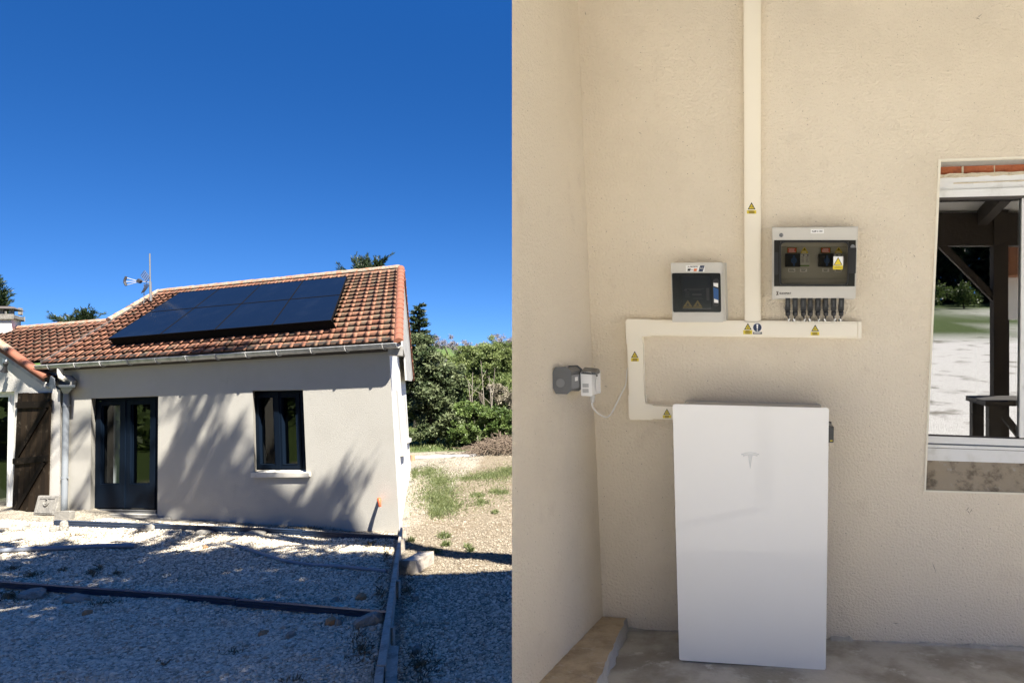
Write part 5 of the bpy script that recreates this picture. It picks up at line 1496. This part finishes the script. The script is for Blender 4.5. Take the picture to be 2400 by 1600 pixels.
for cx_ in (1885.5, 1965.5):
    flat(mb, [(cx_, 579), (cx_ + 7, 588), (cx_ - 7, 588)], ID + .0125, 1); flat(mb, [(cx_, 581.5), (cx_ + 3, 586), (cx_ - 3, 586)], ID + .013, 2); flat(mb, [(cx_ - 8, 589), (cx_ + 8, 589), (cx_ + 8, 593.5), (cx_ - 8, 593.5)], ID + .0125, 1); lines_of_ink(mb, cx_ - 6, cx_ + 6, 590, 2, 1.6, .8, ID + .013, 4, 8)
for x0 in (1847.5, 1875, 1927, 1956):
    flat(mb, [(x0, 629.5), (x0 + 16.5, 629.5), (x0 + 16.5, 637), (x0, 637)], ID + .001, 5); lines_of_ink(mb, x0 + 1.5, x0 + 15, 631, 2, 2.9, 1.2, ID + .0015, 2, int(x0))
mb.build('inner_labels', [warn_red, warn_yellow, ink, dull_green, paper_white, paper_white], bk_, recalc=False)
cov = rquad([(1814.2, 562.5), (2006, 562.5), (2003, 671), (1814.2, 671)], 2)
mb = MB(); ring(mb, [R(*p, D + .002) for p in [(1814.2, 562.8), (2006, 562.8), (2003, 671), (1814.2, 671)]], [R(*p, D + .002) for p in [(1829.5, 567), (1988.5, 567), (1986.5, 667), (1829, 667)]], BACK * .006)
cv = mb.build('cover', mat('smoked cover rim', (0.030, 0.029, 0.026), .15), db)
mb = MB(); ro = rquad([(1827, 565), (1991, 565), (1988.5, 669.5), (1827, 669.5)], 12); ri = rquad([(1830.5, 568.3), (1987.5, 568.3), (1985.3, 666), (1830.5, 666)], 10)
for k in range(len(ro)):
    j = (k + 1) % len(ro); mb.prism([R(*ro[k], D + .010), R(*ro[j], D + .010), R(*ri[j], D + .010), R(*ri[k], D + .010)], BACK * .007)
mb.build('cover_rim', plain_black, cv)
mb = MB(); flat(mb, ri, D + .009); mb.build('clear_window', smoke_glass, cv, recalc=False)
front_prism(rrect(1815, 591.5, 1824, 643.5, 3), D + .012, D).build('hinge_grip', plain_black, cv, bevel=.001)
front_prism([(1990.5, 582), (2006, 582), (2004.5, 639.5), (1990, 639.5)], D + .014, D).build('latch_grip', plain_black, cv, bevel=.002)
mb = MB(); mb.prism([R(x, y, D + .010) for x, y in circ(1998.8, 578, 4.6, 16)], BACK * .008); mb.build('lock', sock_grey2, cv, bevel=.001)
mb = MB(); s_ = D + .0105
flat(mb, [(1953.5, 601), (1976, 601), (1976, 625), (1953, 625)], s_, 0); flat(mb, [(1964.5, 602.5), (1974.3, 621), (1954, 621)], s_ + e, 1); flat(mb, [(1964.5, 605), (1972.6, 620), (1956, 620)], s_ + 2 * e, 2)
flat(mb, rquad([(1952.5, 622), (1975.5, 622), (1975, 631.5), (1952, 631.5)], 1.5), s_ + 2 * e, 2); lines_of_ink(mb, 1956, 1972, 623.7, 2, 2.9, .9, s_ + 3 * e, 3, 2)
mb.build('warning_sticker', [paper_white, ink, warn_yellow, ink_brown], cv, recalc=False)
mb = MB(); mb.prism([R(x, y, D + .003) for x, y in circ(1831, 551, 5, 16)], BACK * .003, 0); flat(mb, circ(1831, 548.8, 1.3, 8), D + .0034, 1); flat(mb, circ(1831, 553.4, 1.3, 8), D + .0034, 1)
flat(mb, [(1827.6, 550), (1829, 550), (1829, 552.5), (1827.6, 552.5)], D + .0034, 1)
mb.build('lock_screw', [sock_grey2, ink], db, recalc=False)
mb = MB(); flat(mb, [(1900, 537.3), (1931.2, 537), (1931, 547), (1900, 547.2)], D + .0008); lb_ = mb.build('name_label', paper_white, db, recalc=False)
text('Coffret  DC', 1915.5, 542.3, 3.7, D + .001, ink, lb_, bold=.0003)
lg = text('ELEXPERT', 1827, 687.6, 4.6, D + .0006, ink, db, 'LEFT', 1.0, 'lettering', .0002)
mb = MB(); 
for sgn in (1, -1):
    flat(mb, [(1822 - sgn * 2.7, 682.5), (1822 - sgn * .9, 682.5), (1822 + sgn * 2.7, 692), (1822 + sgn * .9, 692)], D + .0006 + (0.0004 if sgn > 0 else 0), 0 if sgn > 0 else 1)
mb.build('maker_logo', [ink_brown, ink], db, recalc=False)

# ------------------------------------------------------------------ connectors under the DC box
CXS = [1846.5, 1863.7, 1883, 1899.6, 1918, 1935.8, 1954.3, 1972.6]
ENDS = [1853, 1858, 1890, 1895, 1922, 1930, 1960, 1966]
pos_ = ['leftmost', 'second from the left', 'third from the left', 'fourth from the left', 'fifth from the left', 'sixth from the left', 'seventh from the left', 'rightmost']
for k, (cx_, ex) in enumerate(zip(CXS, ENDS)):
    dd = 0.065; lean = (0, 0, 0, 0, -1, -.6, -.5, -1.2)[k]
    t = thing('cable_connector', 'black plug connector under the electrical box, %s of the eight' % pos_[k], 'connector', R(cx_, 698, dd), 'black plug connectors under the electrical box')
    Xp = lambda y: cx_ + lean * (y - 699) / 40
    mb = MB()
    for (y0, y1, hw) in ((697.5, 712, 5.4), (712, 713.5, 4.4), (713.5, 726.5, 5.4), (726.5, 728.5, 4.2)):
        mb.prism([R(Xp(y0) - hw, y0, dd + .015), R(Xp(y0) + hw, y0, dd + .015), R(Xp(y1) + hw, y1, dd + .015), R(Xp(y1) - hw, y1, dd + .015)], BACK * .03)
    mb.build('body', plain_black, t, bevel=.002)
    mb = MB()
    for xx in (-1.8, .4): mb.prism([R(Xp(706) + xx, 704, dd + .017), R(Xp(706) + xx + 1.1, 704, dd + .017), R(Xp(718) + xx + 1.1, 719, dd + .017), R(Xp(718) + xx, 719, dd + .017)], BACK * .003)
    mb.build('clip', sock_grey, t)
    mb = MB(); mb.tube([R(Xp(728), 728, dd), R(Xp(730), 730, dd), R(Xp(737), 737, dd), R(Xp(740), 740.5, dd)], [.0085, .0105, .0105, .0075], 12); mb.build('nut', plain_black, t, smooth=True)
    mb = MB(); mb.tube(smoothpath([R(Xp(740), 740, dd), R(Xp(741) + (ex - cx_) * .3, 746, dd - .005), R(ex, 754, .03), R(ex, 760, .025)]), .0036, 8); mb.build('cable', plain_black, t, smooth=True)
    tx = cx_ + (ex - cx_) * .45; sg = 1 if ex > cx_ else -1
    mb = MB(); mb.prism([R(tx - 3.5 * sg, 749.5 + (k % 3), dd), R(tx + 1.5 * sg, 745, dd + .004), R(tx + 2.6 * sg, 748.5, dd + .004), R(tx - 1.2 * sg, 754, dd)], BACK * .001); mb.build('cable_tag', paper_white, t)

# ------------------------------------------------------------------ battery
DF = 0.30
bt = thing('battery', 'tall white glossy wall battery standing on the porch floor', 'battery', R(1765, 1568, DF))
BQ = [(1577.7, 948), (1941.3, 957.4), (1934, 1567.5), (1593.3, 1544.5)]
mb = front_prism(rquad(BQ, 4), DF, DF - .014); mb.build('front_panel', batt_white, bt, bevel=.003, seg=3)
inset = [(1588, 953), (1935, 962), (1929, 1560), (1601, 1538)]
front_prism(rquad(inset, 6), DF - .016, .012).build('shell', batt_side, bt, bevel=.004)
front_prism([(1934.5, 960), (1940, 960), (1933.2, 1560), (1929, 1560)], DF - .015, DF - .10).build('side_trim', white_plastic, bt, bevel=.002)
front_prism([(1941, 996), (1954.5, 999.5), (1954, 1037), (1941, 1036.5)], .20, .05).build('isolator_switch', plain_black, bt, bevel=.003)
front_prism([(1945.5, 1031), (1951, 1031), (1951, 1033.5), (1945.5, 1033.5)], .2015, .19).build('switch_mark', warn_yellow, bt)
# emblem: a thin arc over a tapering stem
mb = MB(); de = DF + .0012
arc = lambda x0, x1, yc, sag, th: [(x, yc + sag * ((x - 1758.3) / (x1 - 1758.3)) ** 2) for x in np.linspace(x0, x1, 15)]
up_ = arc(1737, 1779.5, 1059, 4.6, 1); lo_ = [(x, y + 1.9) for x, y in arc(1738, 1778.5, 1059.6, 4.6, 1)]
for k in range(14): mb.add([R(*up_[k], de), R(*up_[k + 1], de), R(*lo_[k + 1], de), R(*lo_[k], de)], [[0, 1, 2, 3]])
wing_l = [(1740, 1065.5), (1746.5, 1063.6), (1753, 1062.8), (1758.3, 1062.6), (1763.6, 1062.8), (1770, 1063.6), (1776.6, 1065.5), (1774.5, 1069.2), (1769, 1067.4), (1764.2, 1067.2), (1763.2, 1070), (1758.3, 1099), (1753.4, 1070), (1752.4, 1067.2), (1747.6, 1067.4), (1742, 1069.2)]
mb.poly([R(x, y, de) for x, y in wing_l])
mb.build('emblem', emblem, bt, recalc=False)

# ------------------------------------------------------------------ socket, adapter and white cable on the return wall
so = thing('wall_socket', 'dark grey weatherproof socket box on the return wall with its flap lifted', 'socket', V((-.77, 2.7, CZ - .15)))
def SQp(px, py, X):      # point where the pixel ray meets the plane x = X
    Y = X * FPX / (px - CX); return P(px, py, Y)
XF = -0.712
near = [(1299.5, 866), (1306, 861), (1334, 868), (1334, 919), (1306, 919), (1300, 905)]
Yn = 2.675
A_ = [P(x, y, Yn) for x, y in [(1299, 872), (1304, 864), (1325, 863), (1334.5, 871), (1334.5, 914), (1328, 919.5), (1305, 919), (1299.5, 908)]]
mb = MB(); mb.prism(A_, V((0, 0.165, 0))); mb.build('body', sock_grey, so, bevel=.006)
mb = MB(); mb.prism([P(x, y, Yn - .002) for x, y in circ(1313.2, 897, 10.6, 20)], V((0, .01, 0))); mb.build('cable_entry', sock_grey2, so, bevel=.002)
xf = A_[3].x + .001
mb = MB(); mb.prism([V((xf, Yn + .012, CZ - .122)), V((xf, Yn + .125, CZ - .122)), V((xf, Yn + .125, CZ - .172)), V((xf, Yn + .012, CZ - .172))], V((.004, 0, 0))); mb.build('front_plate', sock_grey2, so, bevel=.001)
mb = MB(); mb.prism([V((xf + .0045, Yn + .055, CZ - .130)), V((xf + .0045, Yn + .095, CZ - .130)), V((xf + .0045, Yn + .095, CZ - .145)), V((xf + .0045, Yn + .055, CZ - .145))], V((.0006, 0, 0)));
mb.build('rating_label', paper_white, so)
fz_ = CZ + (CY - 868) / FPX * 2.8
mb = MB(); mb.prism([P(1361, 869, 2.80), P(1396, 872, 2.80), P(1405.5, 866, 2.915), P(1402, 863, 2.94), P(1370, 860, 2.94)], V((0, 0, -.010))); mb.build('flap', sock_grey, so, bevel=.003)
ad = thing('plug_adapter', 'white plug-in adapter box with vent slots in the grey socket', 'adapter', P(1380, 927, 2.82))
ya = 2.80
A_ = [P(x, y, ya) for x, y in rquad([(1361, 872), (1386, 872.5), (1387, 927.5), (1363, 926.5)], 2.5)]
mb = MB(); mb.prism(A_, V((0.004, 0.125, 0.002))); mb.build('case', white_plastic, ad, bevel=.003)
mb = MB()
for r0 in (898.5, 911):
    for k in range(9): mb.prism([P(1365.5 + k * 1.6, r0, ya - .0006), P(1366.3 + k * 1.6, r0, ya - .0006), P(1366.5 + k * 1.6, r0 + 9, ya - .0006), P(1365.7 + k * 1.6, r0 + 9, ya - .0006)], V((0, .001, 0)))
mb.build('vents', sock_grey2, ad)
xa = P(1386.5, 900, ya).x + .0045
mb = MB(); mb.prism([V((xa, ya + .03 + .03 * math.cos(a) * .55 + .03, CZ - .165 + .028 * math.sin(a))) for a in np.linspace(0, 2 * math.pi, 16)[:-1]], V((.002, 0, 0))); mb.build('button_plate', paper_white, ad)
mb = MB(); mb.prism([V((xa, ya + .055, CZ - .128)), V((xa, ya + .075, CZ - .128)), V((xa, ya + .075, CZ - .134)), V((xa, ya + .055, CZ - .134))], V((.0015, 0, 0))); mb.build('port', ink, ad)
nc = thing('network_cable', 'thin white network cable looping from the white adapter to the trunking', 'cable', P(1389, 943, 2.86))
mb = MB(); mb.tube([P(1388.5, 926, 2.85), P(1388.5, 933, 2.85)], .010, 8); mb.tube([P(1388.5, 933, 2.85), P(1388.5, 943, 2.85)], [.009, .006], 8); mb.build('plug', mat('clear plug', (.5, .49, .46), .3), nc)
mb = MB(); pts = [(1387, 942, 2.85), (1388, 950, 2.86), (1391.5, 957, 2.9), (1399, 966, 2.95), (1409, 973, 3.0), (1420, 977, 3.05), (1428, 974, 3.08), (1436, 963, 3.1), (1449, 937, 3.12), (1458, 919, 3.125), (1466, 902, 3.125), (1468.5, 884, 3.125), (1470, 868, 3.125), (1473, 860, 3.12)]
mb.tube(smoothpath([P(*p) for p in pts], 5), .0032, 8); mb.build('cord', white_plastic, nc, smooth=True)

# ------------------------------------------------------------------ what stands behind the photographer (seen in the window and the battery front)
tb = thing('table', 'dark wooden table reflected in the lower part of the window pane', 'table', V((2.7, .1, FLX(2.7))))
tz = CZ - .47
mb = MB(); mb.box((1.72, .02, tz - .04), (3.3, .62, tz)); mb.build('table_top', dark_table, tb, bevel=.005)
for (x, y) in ((1.80, .56), (1.80, .08), (3.22, .56), (3.22, .08)):
    mb = MB(); mb.box((x - .05, y - .05, FLX(x)), (x + .05, y + .05, tz - .04)); mb.build('leg', dark_table, tb, bevel=.004)
mb = MB(); mb.obox(V((1.85, .56, tz - .08)), V((2.45, .56, FLX(2.45) + .05)), .05, .08, V((0, 1, 0))); mb.build('brace', dark_table, tb)
pp = thing('partition_panel', 'white board panel standing behind the brown cabinet, seen in the window reflection', 'panel', V((3.25, -2.05, FLX(3.2))))
mb = MB(); mb.box((2.72, -2.08, CZ + .25), (4.0, -2.04, CZ + 1.55)); mb.build('board', white_plastic, pp)
for x in (2.75, 3.97):
    mb = MB(); mb.box((x - .03, -2.12, FLX(x)), (x + .03, -2.08, CZ + 1.55)); mb.build('upright', beam_wood, pp)
cb = thing('wall_cabinet', 'brown two-door wall cabinet seen in the window reflection', 'cabinet', V((3.1, -1.9, CZ + .73)))
mb = MB(); mb.box((2.68, -2.035, CZ + .73), (3.52, -1.80, CZ + 1.15)); mb.build('carcass', cab_brown, cb, bevel=.003)
for (x0, x1, hx) in ((2.69, 3.095, 3.06), (3.105, 3.51, 3.14)):
    mb = MB(); mb.box((x0, -1.80, CZ + .735), (x1, -1.782, CZ + 1.145)); dd_ = mb.build('door', cab_brown, cb, bevel=.003)
    mb = MB(); mb.tube([V((hx, -1.782, CZ + .77)), V((hx, -1.76, CZ + .77))], .012, 8); mb.build('knob', steel, dd_)
for k, (x, Y, h_, w_) in enumerate(((8.5, -50, 8.5, 2.6), (11.8, -53, 9.5, 2.8), (15.5, -54, 10, 3), (19.5, -52, 9.0, 3), (23, -55, 9.5, 3), (4.5, -54, 9, 3), (0, -56, 9, 3.2), (-5, -55, 9, 3.2), (28, -54, 9, 3.4))):
    b = V((x, Y, gz(x, Y))); nm = ['leftmost', 'second', 'third', 'fourth', 'fifth', 'sixth', 'seventh', 'eighth', 'ninth'][k]
    t = thing('broadleaf_tree', 'tall dark tree behind the sloping lawn, seen only in the window reflection', 'tree', b, 'trees behind the lawn')
    mb = MB(); limb(mb, b, b + V((0, 0, h_ * .8)), .22, .05, .03)
    pts = []
    for i in range(26):
        c = np.array([x, Y, b.z + h_ * rng.uniform(.12, .95)]) + rng.normal(0, 1, 3) * np.array([w_ * .45, w_ * .4, .3])
        limb(mb, b + V((0, 0, h_ * .35)), c, .05, .01, .05, 4); pts.append(blob(c, (1.0, 1.0, .75), 130, .2))
    mb.build('trunk', bark, t); leaves('crown', np.concatenate(pts), .42, lf_dark, t, .6)
hz_ = bush('hedge', 'tall dark hedge closing the view behind the lawn, seen only in reflections', 'hedge', 0, 10, 0, [], lf_dark, .4, .6) if False else None
b = V((10, -58, gz(10, -58))); t = thing('tall_hedge', 'tall dark hedge closing the view behind the lawn, seen only in reflections', 'hedge', b)
mb = MB(); limb(mb, b, b + V((0, 0, 5)), .2, .05); mb.build('trunk', bark, t)
q_ = np.stack([rng.uniform(-34, 48, 34000), rng.uniform(-60, -56.5, 34000), rng.beta(1.1, 1.2, 34000) * 11.5 + 4.5], -1); leaves('crown', q_, .8, lf_dark, t, .8)
for k, (x, Y, h_) in enumerate(((-30, 9.5, 7), (-33, 5, 9), (-31, 1, 8), (-29, 13, 6.5), (-26, -3, 9), (-22, -8, 9), (-35, -6, 10))):
    b = V((x, Y, gz(x, Y))); t = thing('leafy_tree', 'leafy green tree to the left of the yard, number', 'tree', b, 'trees left of the yard')
    t['label'] = 'leafy green tree left of the yard, seen only in the house panes'
    mb = MB(); limb(mb, b, b + V((0, 0, h_ * .8)), .2, .05, .03)
    pts = [blob((x + rng.normal(0, 1.5), Y + rng.normal(0, 1.5), b.z + h_ * rng.uniform(.03, .95)), (1.1, 1.1, .9), 130, .2) for _ in range(22)]
    mb.build('trunk', bark, t); leaves('crown', np.concatenate(pts), .38, lf_mid if k % 2 else lf_dark, t, .6)
for k, (x, Y) in enumerate(((10.2, -43), (13.4, -44.5), (17, -46))):
    b = V((x, Y, gz(x, Y))); t = thing('round_bush', 'rounded green bush on the sloping lawn, seen in the window reflection', 'bush', b, 'bushes on the lawn')
    mb = MB(); limb(mb, b, b + V((0, 0, .8)), .06, .02); mb.build('trunk', bark, t)
    leaves('crown', np.concatenate([blob((x + rng.normal(0, .5), Y + rng.normal(0, .4), b.z + rng.uniform(.4, 1.4)), (.6, .6, .5), 160, .2) for _ in range(9)]), .2, lf_mid, t, .5)
